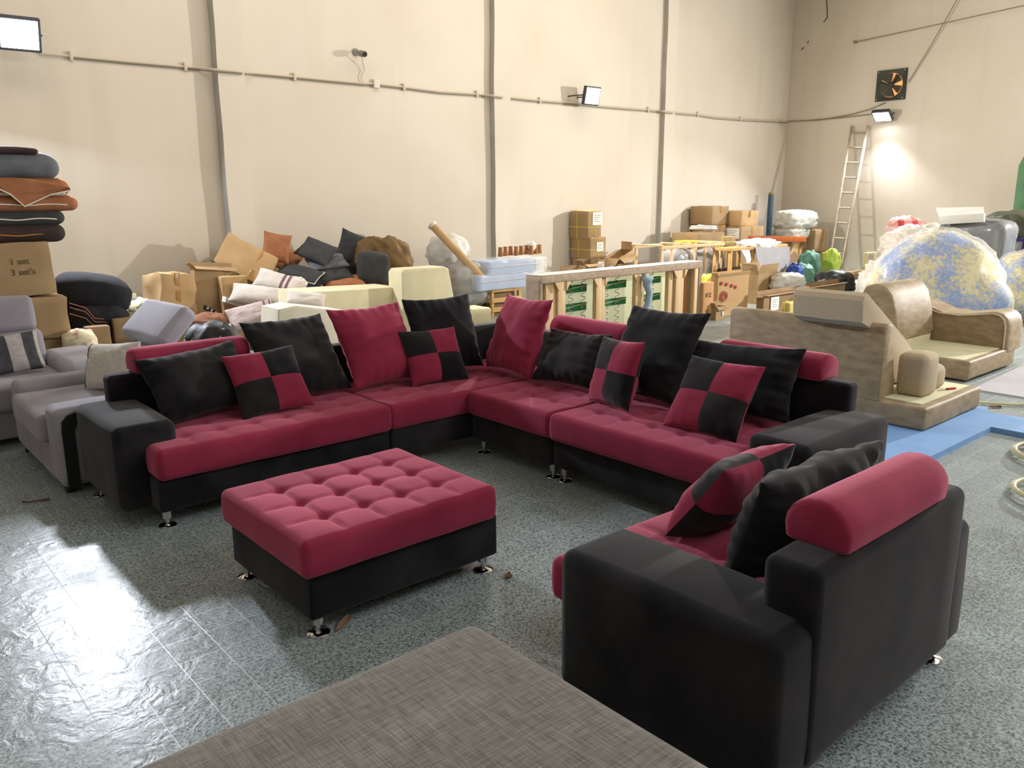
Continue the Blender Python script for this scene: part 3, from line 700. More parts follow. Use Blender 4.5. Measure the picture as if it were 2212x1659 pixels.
BLKP = mat('black_plastic', '#141414', '#1d1d1e', rough=.35, scale=10.)
GRYP = mat('grey_plastic', '#a3a09c', '#8f8c89', rough=.35, scale=5.)
WHTP = mat('white_plastic', '#d4d2cc', '#c2c0ba', rough=.35, scale=5.)
WOOD = mat('pine', '#cfa468', '#bd9055', rough=.6, scale=3., stretch=(1, 1, 12), detail=5., bump=.05)
def wrap_material():
    M = bpy.data.materials.new('clear_wrap'); M.use_nodes = True; nt = M.node_tree; N = nt.nodes.new; L = nt.links.new
    b = nt.nodes['Principled BSDF']; b.inputs['Base Color'].default_value = (.9, .9, .9, 1); b.inputs['Roughness'].default_value = .18
    tr = N('ShaderNodeBsdfTransparent'); mx = N('ShaderNodeMixShader'); mx.inputs[0].default_value = .28
    out = nt.nodes['Material Output']; L(tr.outputs[0], mx.inputs[1]); L(b.outputs[0], mx.inputs[2]); L(mx.outputs[0], out.inputs[0])
    return M
WRAP = wrap_material()
def blob_mesh(sx, sy, sz, sub=4, amp=.12, sc=2., ridge=.0, seed=0., flat=None, power=2., fold=0., taper=0.):
    bm = bmesh.new(); bmesh.ops.create_icosphere(bm, subdivisions=sub, radius=1.)
    for v in bm.verts:
        p = v.co.copy()
        n = p.normalized()
        if power != 2.:
            q = (abs(n.x) ** power + abs(n.y) ** power + abs(n.z) ** power) ** (-1 / power); p = n * q
        s = Vector((seed * 3.1, seed * 1.3, -seed))
        d = noise.noise(p * sc + s) * amp + noise.noise(p * sc * 2.3 + s) * amp * .5
        if ridge: d += ridge * ((1 - abs(noise.noise(p * sc * 1.6 + s * 2)) * 2.2) ** 2 - .35) + ridge * .22 * ((1 - abs(noise.noise(p * sc * 4 - s)) * 2.2) ** 2 - .35)
        if fold: d += fold * math.sin(6 * math.atan2(p.y, p.x) + 4 * noise.noise(p * 2 + s)) * (1 - abs(p.z)) 
        p = p * (1 + d)
        tp = 1 - taper * max(0., p.z + .3) / 1.3
        v.co = Vector((p.x * sx * tp, p.y * sy * tp, p.z * sz))
        if flat is not None and v.co.z < -sz * flat: v.co.z = -sz * flat + (v.co.z + sz * flat) * .05
    me = bpy.data.meshes.new('blob'); bm.to_mesh(me); bm.free()
    me.polygons.foreach_set('use_smooth', [True] * len(me.polygons))
    return me
def bag(name, label, cat, x0, y0, x1, y1, Y, m_, depth=None, yaw=-.4, seed=0., amp=.12, ridge=.08, sub=4, group=None, flat=None, power=2.4, sc=2., roll=0., X=None):
    "a soft thing whose outline fills the photo box x0..x1, y0..y1 at the distance of the plane Y (or X)"
    c = gx((x0 + x1) / 2, (y0 + y1) / 2, X) if X is not None else gy((x0 + x1) / 2, (y0 + y1) / 2, Y)
    k = mpp(c); w, h = (x1 - x0) * k / 2, (y1 - y0) * k / 2; dp = (depth or w * 1.4) / 2
    me = blob_mesh(w, dp, h, sub, amp, sc, ridge, seed, flat, power)
    me.name = name
    o = link(name, me, m_, None, c, (0, roll, yaw)); tag(o, label, cat, group); return o
def pill(name, label, cx, cy, Y, w, h, t, m_, yaw=-25, lean=20, roll=0, seed=0., group=None, pinch=.06, wr=.008, n=20, pipe=None, cat='cushion', X=None):
    "pillow centred on a photo pixel at the plane Y; w,h in photo pixels across the face"
    c = gx(cx, cy, X) if X is not None else gy(cx, cy, Y); k = mpp(c); w, h, t = w * k, h * k, t * k
    M = pose((0, 0, 0), rad(yaw), rad(lean), rad(roll))
    V, Fc = pillow_mesh(w, h, t, n, pinch=pinch, seed=seed, wr=wr)
    if pipe is None:
        o = link(name, mesh(name, V, Fc), m_, None, c); o.rotation_euler = M.to_euler(); tag(o, label, cat, group); return o
    o = thing(name, label, cat, c, group=group); o.rotation_euler = M.to_euler()
    link('cover', mesh('cover', V, Fc), m_, o); piping('piping', w, h, pinch, pipe, o, .006)
    return o
def open_box_mesh(w, d, h, t=.006):
    V = []
    for (a, b, z) in ((w / 2, d / 2, 0), (w / 2, d / 2, h), (w / 2 - t, d / 2 - t, h), (w / 2 - t, d / 2 - t, t)):
        V += [(-a, -b, z), (a, -b, z), (a, b, z), (-a, b, z)]
    Fc = [(3, 2, 1, 0), (12, 13, 14, 15)]
    for k in (0, 4): 
        for i in range(4): Fc.append((k + i, k + (i + 1) % 4, k + 4 + (i + 1) % 4, k + 4 + i))
    for i in range(4): Fc.append((8 + i, 8 + (i + 1) % 4, 12 + (i + 1) % 4, 12 + i))
    return V, Fc
def crumple(V, amp, sc, seed):
    V = np.array(V, float); return V + nz(V, sc, amp, seed)
def carton(label, size, loc, yaw=0., tilt=(0, 0), m_=None, tape='front', flaps=None, lab=None, straps=False, amp=.006, seed=0., group=None, name='cardboard_box', prints=None, inner=None, noback=False):
    """size = width(x) depth(y) height; loc = middle of the base; flaps = fold-out angles (front, right, back, left), None = closed.
    lab = list of (face, u, v, w, h) white labels; prints = list of (face, u, v, text, size)"""
    w, d, h = size; m_ = m_ or CARD
    t = thing(name, label, 'box', loc, 0, group); t.rotation_euler = Euler((tilt[0], tilt[1], yaw))
    if flaps is None:
        V, Fc = sbox_mesh((w, d, h), .008, max(.05, min(size) / 5), soft(amp, 5., .004, size, seed), 1)
        link('body', mesh('body', V, Fc, True, 35), m_, t, (0, 0, h / 2))
    else:
        V, Fc = open_box_mesh(w, d, h); me = mesh('body', V, Fc, False)
        bm = bmesh.new(); bm.from_mesh(me); bmesh.ops.subdivide_edges(bm, edges=bm.edges, cuts=2, use_grid_fill=True); bm.to_mesh(me); bm.free()
        for v in me.vertices: v.co += noise.noise_vector(v.co * 5 + Vector((seed, 0, seed))) * amp
        link('body', me, m_, t)
        fl = min(w, d) * .5
        for k, an in enumerate(flaps):
            if an is None: continue
            L_ = w if k % 2 == 0 else d; q = [(-L_ / 2, 0), (L_ / 2, 0), (L_ / 2 - .01, fl), (-L_ / 2 + .01, fl)]
            P = []
            for tt in (.003, -.003):
                for (x, y) in q:
                    cz = .012 * math.sin(x * 9 + seed + k) * y / fl
                    P.append((x, tt + cz, y))
            me = mesh('flap', P, [(0, 1, 2, 3), (7, 6, 5, 4), (0, 4, 5, 1), (1, 5, 6, 2), (2, 6, 7, 3), (3, 7, 4, 0)], False)
            rz = (0, math.pi / 2, math.pi, -math.pi / 2)[k]
            pos = ((0, -d / 2, h), (w / 2, 0, h), (0, d / 2, h), (-w / 2, 0, h))[k]
            o = link('flap', me, m_, t, pos); o.rotation_euler = (Matrix.Rotation(rz, 3, 'Z') @ Matrix.Rotation(an, 3, 'X')).to_euler()
    if tape and flaps is None:
        sbox('tape', (-.03, -d / 2 - .006, h - .05), (.03, d / 2 + .006, h + .0075), TAPE, t, r=.003, seg=1, w=False)
        sbox('tape', (-.03, -d / 2 - .0075, h * .62), (.03, -d / 2 + .004, h + .003), TAPE, t, r=.002, seg=1, w=False)
    def on_face(face, u, v):
        if face == 'front': return (u * w / 2, -d / 2 - .009, v * h), (rad(90), 0, 0)
        if face == 'left': return (-w / 2 - .009, -u * d / 2, v * h), (rad(90), 0, rad(-90))
        return (u * w / 2, v * d / 2, h + .009), (0, 0, 0)
    for (face, u, v, lw, lh) in lab or []:
        p, r = on_face(face, u, v)
        V, Fc = sbox_mesh((lw, lh, .003), .001, 1., seg=1); lo = link('label', mesh('label', V, Fc, False), PAPER, t, p, r)
        bv = []; bf = []
        for i in range(4):
            y0 = lh * (.26 - .16 * i); x1 = lw * (.36 - .12 * ((i * 7) % 3)); n0 = len(bv)
            bv += [(-lw * .38, y0, .0022), (x1, y0, .0022), (x1, y0 + lh * .03, .0022), (-lw * .38, y0 + lh * .03, .0022)]; bf.append((n0, n0 + 1, n0 + 2, n0 + 3))
        link('printed_lines', mesh('printed_lines', bv, bf, False), INK, lo)
    for (face, u, v, body, sz, *mm) in prints or []:
        p, r = on_face(face, u, v); text('print', body, sz, mm[0] if mm else INK, t, p, r)
    if straps:
        g_ = .006
        for u in (-.0,):
            tube('strap', [(u * w, -d / 2 - g_, -.0 + g_), (u * w, -d / 2 - g_, h + g_), (u * w, d / 2 + g_, h + g_), (u * w, d / 2 + g_, g_)], .006, STRAP, t, closed=True, k=4)
        tube('strap', [(-w / 2 - g_, 0.1 * d, g_), (-w / 2 - g_, .1 * d, h + g_), (w / 2 + g_, .1 * d, h + g_), (w / 2 + g_, .1 * d, g_)], .006, STRAP, t, closed=True, k=4)
        tube('strap', [(-w / 2 - g_, -d / 2 - g_, h * .42), (w / 2 + g_, -d / 2 - g_, h * .42), (w / 2 + g_, d / 2 + g_, h * .42), (-w / 2 - g_, d / 2 + g_, h * .42)], .006, STRAP, t, closed=True, k=4)
    return t
def ncart(label, xe, ybot, ytop, xl, xr, Y, ground=False, **k):
    "carton square to the walls whose near upright edge is seen at xe from ybot to ytop; its sides reach xl and xr in the photo"
    E = gy(xe, ybot, Y); T_ = gy(xe, ytop, Y); X1 = min(gy(xr, ybot, Y).x, WX - .06); Y1 = gx(xl, ybot, E.x).y
    z0 = 0. if ground else E.z
    w, d, h = X1 - E.x, max(.12, Y1 - Y), T_.z - z0
    d = min(d, WY - .03 - Y)
    return carton(label, (w, d, h), ((E.x + X1) / 2, Y + d / 2, z0), **k)
def upright_bar(name, p, q, s, m_, parent, w=False):
    "square bar between two points"
    p, q = Vector(p), Vector(q); v = q - p; L_ = v.length
    V, Fc = sbox_mesh((s[0], s[1], L_), .004, 10., None, 1)
    o = link(name, mesh(name, V, Fc, True, 40), m_, parent, (p + q) / 2 if not w else (p + q) / 2, (0, 0, 0), w)
    o.rotation_euler = v.to_track_quat('Z', 'Y').to_euler(); return o
# ---------------------------------------------------------------- the stack at the far left
LY = 8.05
def lc(x, y): return gy(x, y, LY)
b0 = lc(125, 640); 
carton('lowest taped carton of the left stack, behind the grey seats', (1.0, .62, gy(120, 731, LY).z), (lc(139, 735).x - .5, LY + .35, 0), amp=.010, m_=CARD, seed=1.)
zB = gy(120, 731, LY).z
zA = gy(120, 640, LY).z
carton('bulging taped carton in the middle of the left stack', (1.06, .66, zA - zB - .004), (lc(150, 690).x - .53, LY + .33, zB + .002), amp=.016, m_=CARD, seed=2.)
zT = gy(100, 525, LY).z
carton('upper carton of the left stack with handwriting, under the piled cushions', (1.02, .62, zT - zA - .006), (lc(120, 600).x - .51, LY + .33, zA + .004), amp=.010, m_=CARD, seed=3., tilt=(0, rad(-2)), tape=None,
       prints=[('front', .52, .66, '1 set', .075), ('front', .55, .46, "3 set's", .075)])
k = mpp(lc(60, 480))
def stackc(label, x1, y0, y1, m_, pipe, seed, w=.72, d=.62, pinch=.03, lift=0, cls='seat_cushion'):
    zc = (lc(60, y0).z + lc(60, y1).z) / 2; h = lc(60, y0).z - lc(60, y1).z
    xr = lc(x1, (y0 + y1) / 2).x
    t = thing(cls, label, 'cushion', (xr - w / 2, LY + .36, zc - h / 2), group='cushions on the left carton stack')
    V, Fc = sbox_mesh((w, d, h * 1.02), h * .46, .06, soft(.010, 5., .012, (w, d, h), seed), 3)
    V[:, :2] *= (1 + .05 * (np.abs(V[:, 0:1]) / (w / 2)) * (np.abs(V[:, 1:2]) / (d / 2)))
    link('cover', mesh('cover', V, Fc), m_, t, (0, 0, h / 2))
    if pipe:
        P = []
        for i in range(48):
            a_ = 2 * math.pi * i / 48; c_, s_ = math.cos(a_), math.sin(a_); q = 1 / (abs(c_) ** 8 + abs(s_) ** 8) ** (1 / 8)
            P.append((c_ * q * (w / 2 + .02), s_ * q * (d / 2 + .02), h * .42 + .006 * math.sin(i)))
        tube('piping', P, .006, pipe, t, closed=True, k=5)
    return t
WPIPE = mat('white_piping', '#ded6c2', rough=.8); OPIPE = mat('orange_piping', '#b5723f', rough=.8)
stackc('dark brown cushion with orange piping at the bottom of the cushion pile', 142, 486, 524, BRN, OPIPE, 1.)
stackc('dark grey cushion with white piping above the brown one', 139, 456, 487, DGR, WPIPE, 2.)
stackc('flat orange cushion with white piping', 168, 424, 456, ORG, WPIPE, 3., w=.80)
cr = stackc('crumpled orange cushion cover with white piping half pulled off its filling', 150, 385, 425, ORG, None, 4., w=.70)
# the loose flap of the cover hanging over the cushion below
c0 = world_loc(cr); F = []
fl = [(-20, 385), (30, 384), (75, 388), (150, 405), (150, 412), (110, 420), (52, 446), (20, 420), (-20, 400)]
P = [gy(x, y, LY + .03) - c0 for x, y in fl]; P = [p + Vector((0, -.012 - .02 * math.sin(i * 2.1), 0)) for i, p in enumerate(P)]
fp = plate('loose_flap', P, .012, ORG, cr, nrm=(0, 1, 0))
tube('piping', [Vector((p.x, p.y - .012, p.z)) for p in P[3:]], .007, WPIPE, cr, k=5)
sbox('filling', (c0.x - .28, LY + .045, c0.z + .01), (c0.x + .335, LY + .5, c0.z + .075), IVORY, cr, r=.03, amp=.006)
stackc('puffy blue grey pillow near the top of the cushion pile', 128, 330, 386, BGR, None, 5., w=.74)
stackc('thin dark pillow topmost on the cushion pile', 82, 318, 332, BRN, None, 6., w=.55)
# ---------------------------------------------------------------- black heap and floral bundles
Y1 = 8.5
carton('plain carton under the black fabric heap', (.62, .5, gy(200, 715, Y1).z), (gy(205, 720, Y1).x, Y1 + .3, 0), m_=CARDD, seed=4.)
bag('black_cushion', 'big shiny black cushion lying on the black fabric heap', 'cushion', 122, 590, 276, 680, Y1 + .1, BLKF, .5, yaw=-.2, seed=2., amp=.05, ridge=0., power=2.8, roll=.18)
bl = bag('black_fabric_pile', 'folded black fabric with orange stitching under the big black cushion', 'fabric', 145, 652, 268, 742, Y1, BLKF, .5, seed=5., amp=.10, ridge=.05, power=3.)
STI = mat('orange_thread', '#9a6a4a', rough=.8)
for dz in (0, .035, .09):
    tube('stitching', [Vector(p) - bl.location for p in [gy(150, 655 + dz * 250, Y1 - .24), gy(185, 665 + dz * 250, Y1 - .26), gy(205, 688 + dz * 200, Y1 - .27), gy(240, 690 + dz * 200, Y1 - .24)]], .004, STI, bl, k=4)
bl.rotation_euler = (0, 0, 0)
FLOR = mat('floral_print', '#d9cfb4', '#7a7456', rough=.9, scale=14., detail=5., lo=.52, hi=.62)
FLOP = mat('floral_pink', '#e0d4b4', '#b58a72', rough=.9, scale=9., detail=5., lo=.54, hi=.62)
carton('squat carton under the floral fabric bundle', (.5, .45, gy(290, 700, 8.9).z), (gy(292, 720, 8.9).x, 9.2, 0), m_=CARDD, seed=5.)
bag('fabric_bundle', 'cream bundle of fabric with small grey flowers', 'fabric', 262, 645, 335, 702, 9.0, FLOR, .4, seed=7., amp=.14, ridge=.06)
pp = gy(286, 642, 9.0)
o = plate('paper_sheet', [gy(272, 636, 9.0), gy(293, 634, 9.0), gy(298, 650, 9.02), gy(270, 652, 9.02)], .006, PAPER, None); tag(o, 'white paper sheet stuck on the flowered fabric bundle', 'paper')
Yq = 7.95
bag('floral_pillow', 'cream pillow with pink and green flowers next to the grey sofa', 'pillow', 140, 712, 206, 775, Yq, FLOP, .26, seed=9., amp=.10, ridge=.03, power=3.)
ncart('carton with a white label behind the grey armchair', 196, 780, 708, 190, 246, Yq + .1, True, m_=CARDD, lab=[('front', .15, .62, .10, .085)], tape=None, seed=6., amp=.012)
ncart('small brown carton between flowered bundle and grey headrest', 250, 745, 690, 243, 300, 8.2, True, m_=CARDD, tape=None, seed=7.)
# ---------------------------------------------------------------- carton heap against the wall
Y2 = 9.15
ncart('crushed tan carton left of the torn one', 352, 745, 598, 312, 427, Y2, True, m_=CARDL, tape='front', seed=8., amp=.045, tilt=(rad(-5), rad(4)))
c2 = ncart('torn carton with dark tape and a black printed panel', 428, 745, 580, 424, 520, Y2 + .1, True, m_=CARD, flaps=(2.3, None, .3, .8), seed=9., amp=.03, tilt=(rad(-8), rad(5)))
w2 = 1.0
pz = gy(458, 678, Y2 + .085)
pp = plate('printed_panel', [Vector(q) - world_loc(c2) for q in (gy(438, 664, Y2 + .085), gy(482, 682, Y2 + .085), gy(480, 689, Y2 + .085), gy(437, 673, Y2 + .085))], .004, mat('black_print', '#17140f', rough=.7), c2)
for i in range(4):
    q = gy(446 + i * 9, 671 + i * 3.6, Y2 + .078) - world_loc(c2); k_ = mpp(gy(446, 670, Y2))
    sbox('printed_mark', q - Vector((2.4 * k_, .002, 2.2 * k_)), q + Vector((2.4 * k_, .002, 2.2 * k_)), PAPER, c2, r=.001, seg=1, w=False)
# the big carton leaning on the wall, tipped on its corner
c = gy(532, 563, 9.75); kk = mpp(c)
t = thing('cardboard_box', 'big light brown carton tipped on its corner against the wall', 'box', c); M = pose((0, 0, 0), rad(-14), rad(24), rad(-33))
t.rotation_euler = M.to_euler()
V, Fc = sbox_mesh((116 * kk, 76 * kk, .34), .012, .08, soft(.012, 5., .006, (.7, .45, .34), 3.), 1)
link('body', mesh('body', V, Fc, True, 35), CARDL, t, (0, 0, -.15))
sbox('tape', (.10, -38 * kk - .004, .006), (.17, 38 * kk + .004, .026), TAPE, t, r=.003, seg=1, w=False)
for i in range(5):
    plate('torn_edge', [(-.36 + .1 * i, -37 * kk, .03), (-.30 + .1 * i, -37 * kk, .035), (-.33 + .1 * i, -37 * kk - .04, .05)], .004, mat('dark_tape', '#2a2c33', rough=.5), t)
# hidden body of the heap: more cartons that carry it
carton('plain carton in the middle of the carton heap', (.9, .55, .62), (gy(520, 640, 9.7).x, 9.95, 0), m_=CARDD, seed=21.)
ncart('light wooden coloured carton under the white striped pillows', 490, 740, 598, 487, 545, Y2 + .05, True, m_=CARDL, tape=None, seed=10.)
o = plate('paper_stack', [gy(484, 640, Y2 - .02), gy(520, 652, Y2 - .02), gy(520, 664, Y2 - .02), gy(483, 652, Y2 - .02)], .10, PAPER, None); tag(o, 'pale paper slab on the torn carton', 'paper')
bag('cloth_scraps', 'rust coloured cloth scraps at the foot of the torn carton', 'fabric', 415, 678, 490, 735, Y2 - .35, mat('rust_cloth', '#8f5f45', '#6e4632', rough=.9, scale=9.), .4, seed=11., amp=.2, ridge=.1)
sp = mat('black_speckled', '#101013', '#c9c9c9', rough=.6, scale=22., detail=1., lo=.68, hi=.72)
bag('black_bag', 'black speckled plastic bag behind the left headrest roll', 'bag', 402, 694, 530, 880, 6.6, sp, .5, seed=12., amp=.10, ridge=.05, power=2.6)
# ---------------------------------------------------------------- pillow heap
Y3 = 9.3
carton('big carton carrying the dark pillows', (1.15, .6, .52), (gy(680, 640, 9.85).x, 9.95, 0), m_=CARDD, seed=22., group='cartons hidden in the pillow heap')
carton('big carton carrying the khaki sack', (.9, .6, .44), (gy(815, 640, 9.85).x, 9.95, 0), m_=CARDD, seed=23., group='cartons hidden in the pillow heap')
gp = 'scatter pillows in the heap by the wall'
pill('orange_pillow', 'orange pillow standing on top of the heap by the wall', 597, 535, 9.75, 60, 66, 22, ORG, -20, 16, -12, 1., gp, .09)
pill('orange_pillow', 'second orange pillow half behind the standing one', 618, 560, 9.95, 58, 58, 20, ORG, -20, 20, -38, 2., gp, .09)
pill('grey_pillow', 'dark grey pillow lying as a diamond with a shiny spot on top of the heap', 684, 542, 9.6, 78, 66, 20, DGR, -25, 52, -34, 3., gp, .09)
pill('grey_pillow', 'grey pillow edge sticking out below the diamond shaped one', 706, 566, 9.55, 86, 56, 18, BGR, -25, 66, 12, 4., gp, .06)
pill('grey_pillow', 'dark grey pillow below the pile of grey pillows', 716, 590, 9.45, 84, 62, 24, DGR, -25, 58, 14, 5., gp, .08)
pill('grey_pillow', 'dark grey pillow leaning on the wall left of the khaki sack', 765, 538, 9.85, 74, 74, 22, DGR, -22, 18, -22, 6., gp, .10)
pill('grey_pillow', 'black grey pillow tucked under the khaki sack', 770, 592, 9.65, 60, 60, 22, BLKF, -22, 30, 10, 7., gp, .08)
pill('grey_pillow', 'flat dark pillow with a pale edge sloping down to the light pillows', 648, 590, 9.5, 92, 50, 18, DGR, -25, 62, -30, 8., gp, .05, pipe=WPIPE)
pill('grey_pillow', 'flat dark pillow under the pale edged one', 650, 606, 9.45, 96, 46, 18, BLKF, -25, 64, -28, 9., gp, .05)
pill('orange_pillow', 'orange pillow lying flat behind the cream foam', 742, 612, 9.3, 92, 44, 22, ORG, -25, 60, 12, 10., gp, .05)
LPIL = mat('light_pillow', '#cdc4bb', '#bdb2a6', rough=.9, scale=7.)
LSTR = mat('light_stripes', '#c3b3ad', '#a58d8a', rough=.9, scale=10., stretch=(1, 9, 1), detail=2.)
gl = 'light striped pillows in the heap'
PSTR = mat('mauve_stripe', '#6e5358', rough=.9)
def lightp(label, cx, cy, Y, w, h, t, lean, roll, seed, bands, base=LPIL):
    c_ = gy(cx, cy, Y); k_ = mpp(c_); w, h, t = w * k_, h * k_, t * k_
    M_ = pose((0, 0, 0), rad(-25), rad(lean), rad(roll)); bot = c_ - (M_ @ Vector((0, h / 2, 0)))
    striped_pillow('light_pillow', label, bot, -25, lean, roll, w, h, t, bands, base, seed, gl)
lightp('off white pillow with a beige striped corner on top of the light pillows', 603, 612, 9.0, 104, 52, 28, 44, -24, 1., [(.55, .6, PSTR), (.64, .68, PSTR)])
lightp('off white pillow lying below the beige striped one', 566, 640, 8.9, 134, 54, 32, 50, -14, 2., [])
lightp('pale pink pillow with red brown stripes at the bottom of the light pillows', 545, 682, 8.7, 104, 60, 30, 40, 14, 3., [(.72, .77, PSTR), (.84, .88, PSTR)], LSTR)
lightp('off white pillow beside the cream foam slab', 660, 648, 8.05, 84, 44, 24, 52, -10, 4., [])
bag('plastic_wad', 'small wad of clear plastic beside the striped pillow', 'plastic', 620, 598, 662, 634, 9.15, WHTP, .2, seed=14., amp=.2, ridge=.1)
carton('carton under the light striped pillows', (.75, .5, .30), (gy(575, 690, 9.1).x, 9.15, 0), m_=CARDD, seed=24.)
# khaki sack with a dark pillow in its mouth
sk = bag('khaki_sack', 'khaki sack slumped open against the wall', 'sack', 768, 512, 890, 640, 9.55, KHA, .55, seed=16., amp=.10, ridge=.10, power=2.6, sc=1.5, sub=5)
bag('grey_pillow', 'dark pillow stuffed in the mouth of the khaki sack', 'pillow', 772, 544, 838, 614, 9.25, DGR, .3, seed=17., amp=.05, ridge=.02, power=5., roll=.12)
# ---------------------------------------------------------------- cream foam
def foamslab(label, pts, Y, th, m_=CREAM, name='foam_block', seed=0.):
    "block whose front outline is given in photo pixels on the plane Y"
    P = [gy(x, y, Y) for x, y in pts]; c_ = sum(P, Vector()) / len(P)
    prof = [(p.x - c_.x, p.z - c_.z) for p in P]
    c_ = c_ + Vector((0, th / 2, 0))
    o = extrude_profile(name, prof, th, m_, None, c_, (0, 0, 0), r=.025, nl=4, amp=.004, seg=3); tag(o, label, 'foam', 'cream foam blocks'); return o
foamslab('long cream foam block in front of the pillow heap', [(640, 690), (650, 632), (860, 620), (866, 690), (866, 735), (640, 745)], 8.2, .55)
foamslab('ivory foam block in front of the long one', [(598, 790), (602, 668), (640, 660), (752, 672), (760, 790)], 7.4, .40, IVORY)
foamslab('upright cream foam slab beside the khaki sack', [(872, 745), (868, 590), (874, 582), (962, 576), (970, 580), (984, 655), (986, 745)], 8.0, .30)
foamslab('low cream foam piece right of the upright slab', [(1022, 720), (1020, 668), (1058, 664), (1062, 668), (1064, 720)], 8.3, .35)
# ================================================================ middle of the hall
# ---- grey bags and the cardboard tube
bag('plastic_bag', 'tied pale grey plastic bag leaning on the wall under the cardboard tube', 'bag', 922, 508, 1014, 586, 9.8, WHTP, .5, seed=31., amp=.10, ridge=.10, power=2.4, yaw=-.3)
bag('plastic_bag', 'full grey plastic bag below the pale one', 'bag', 948, 566, 1064, 665, 9.35, GRYP, .6, seed=32., amp=.08, ridge=.09, power=2.4, yaw=-.3)
carton('carton carrying the grey plastic bags', (.75, .6, .30), (gy(1000, 670, 9.6).x, 9.75, 0), m_=CARDD, seed=33.)
t = thing('cardboard_tube', 'long brown cardboard tube leaning on the grey bags', 'tube', gy(1042, 600, 9.3)); b_ = world_loc(t)
p0 = gy(935, 488, 9.75) - b_; p1 = gy(1044, 604, 9.0) - b_
tube('tube_wall', [p0, p1], .055, CARDL, t, k=16); tube('end_plastic', [p0 - (p1 - p0) * .045, p0 - (p1 - p0) * .02, p0 + (p1 - p0) * .02], [.03, .075, .06], WHTP, t, k=9)
# ---- crate, wrapped foam packs, furniture feet
a = thing('wooden_crate', 'slatted wooden crate under the blue foam packs', 'crate', gz(1100, 690, 0)); Yc = 9.0
cx0, cx1 = gy(1062, 640, Yc).x, gy(1126, 640, Yc).x; zt = gy(1095, 618, Yc).z
a.location = ((cx0 + cx1) / 2, Yc + .25, 0)
for x in (cx0 + .025, cx1 - .025):
    for y in (Yc + .025, Yc + .48): sbox('post', (x - .022, y - .022, 0), (x + .022, y + .022, zt), WOOD, a, r=.003, seg=1)
for z in (.10, zt * .55, zt - .04):
    sbox('slat', (cx0, Yc - .012, z - .035), (cx1, Yc + .006, z + .035), WOOD, a, r=.003, seg=1); sbox('slat', (cx0 - .012, Yc, z - .035), (cx0 + .004, Yc + .5, z + .035), WOOD, a, r=.003, seg=1)
sbox('lid', (cx0 - .01, Yc - .01, zt), (cx1 + .01, Yc + .52, zt + .015), WOOD, a, r=.003, seg=1)
carton('old carton inside the wooden crate', (cx1 - cx0 - .12, .36, zt - .06), ((cx0 + cx1) / 2, Yc + .26, 0), m_=CARDD, seed=34., tape=None)
BFOAM = mat('blue_foam', '#9db2d6', '#93a9cf', rough=.7, scale=4.)
WHF = mat('white_foam', '#dedcd8', '#d2d0cc', rough=.8, scale=4.)
def pack(label, xl, xe, xr, y0, y1, Y, dep):
    E0 = gy(xl, y1, Y); E1 = gy(xe, y1, Y); z1 = gy(xe, y0, Y).z
    t_ = thing('foam_pack', label, 'foam pack', ((E0.x + E1.x) / 2, Y + dep / 2, E1.z), group='wrapped foam packs')
    w_ = E1.x - E0.x; h_ = z1 - E1.z
    sbox('blue_foam', (-w_ / 2, -dep / 2, 0), (w_ / 2 - .08, dep / 2, h_ * .92), BFOAM, t_, r=.02, amp=.008, w=False)
    sbox('white_foam', (w_ / 2 - .08, -dep / 2, 0.0), (w_ / 2 + .10, dep / 2, h_ * .95), WHF, t_, r=.02, amp=.008, w=False)
    V, Fc = sbox_mesh((w_ + .22, dep + .04, h_ + .02), .03, .06, soft(.012, 6., 0, None, Y), 2)
    link('clear_wrap', mesh('clear_wrap', V, Fc), WRAP, t_, (.05, 0, h_ / 2 + .001))
    tube('wrap_fold', [(-w_ / 2, -dep / 2 - .03, h_ * .55), (0, -dep / 2 - .035, h_ * .6), (w_ / 2, -dep / 2 - .03, h_ * .6)], .006, WHTP, t_, k=5)
    return t_
pack('lower wrapped pack of light blue foam on the crate', 1038, 1160, 1215, 585, 617, 8.95, .6)
pk = pack('upper wrapped pack of light blue foam with wooden feet on it', 1060, 1165, 1185, 557, 586, 9.0, .5)
zf = gy(1100, 556, 9.0).z
DWOOD = mat('turned_wood', '#a5713f', '#8f5f33', rough=.5, scale=4.)
for i, px in enumerate((1081, 1092, 1103, 1115, 1126, 1137, 1147, 1157, 1165)):
    p = gy(px, 555, 9.08 + .05 * (i % 3)); 
    o = lathe('furniture_foot', [(.038, 0), (.040, .01), (.030, .10), (.034, .125), (.030, .135)], DWOOD, None, (p.x, p.y, zf + .012), 12, False)
    tag(o, 'turned wooden furniture foot on the upper foam pack, ' + ('leftmost', 'second from the left', 'third from the left', 'fourth from the left', 'in the middle', 'fourth from the right', 'third from the right', 'second from the right', 'rightmost')[i] + ' of the row', 'furniture foot', 'wooden feet on the foam pack')
bag('paper_scrap', 'white crumpled wrap scrap among the wooden feet', 'scrap', 1138, 522, 1158, 542, 9.15, PAPER, .12, seed=35., amp=.2, ridge=.15, sub=3)
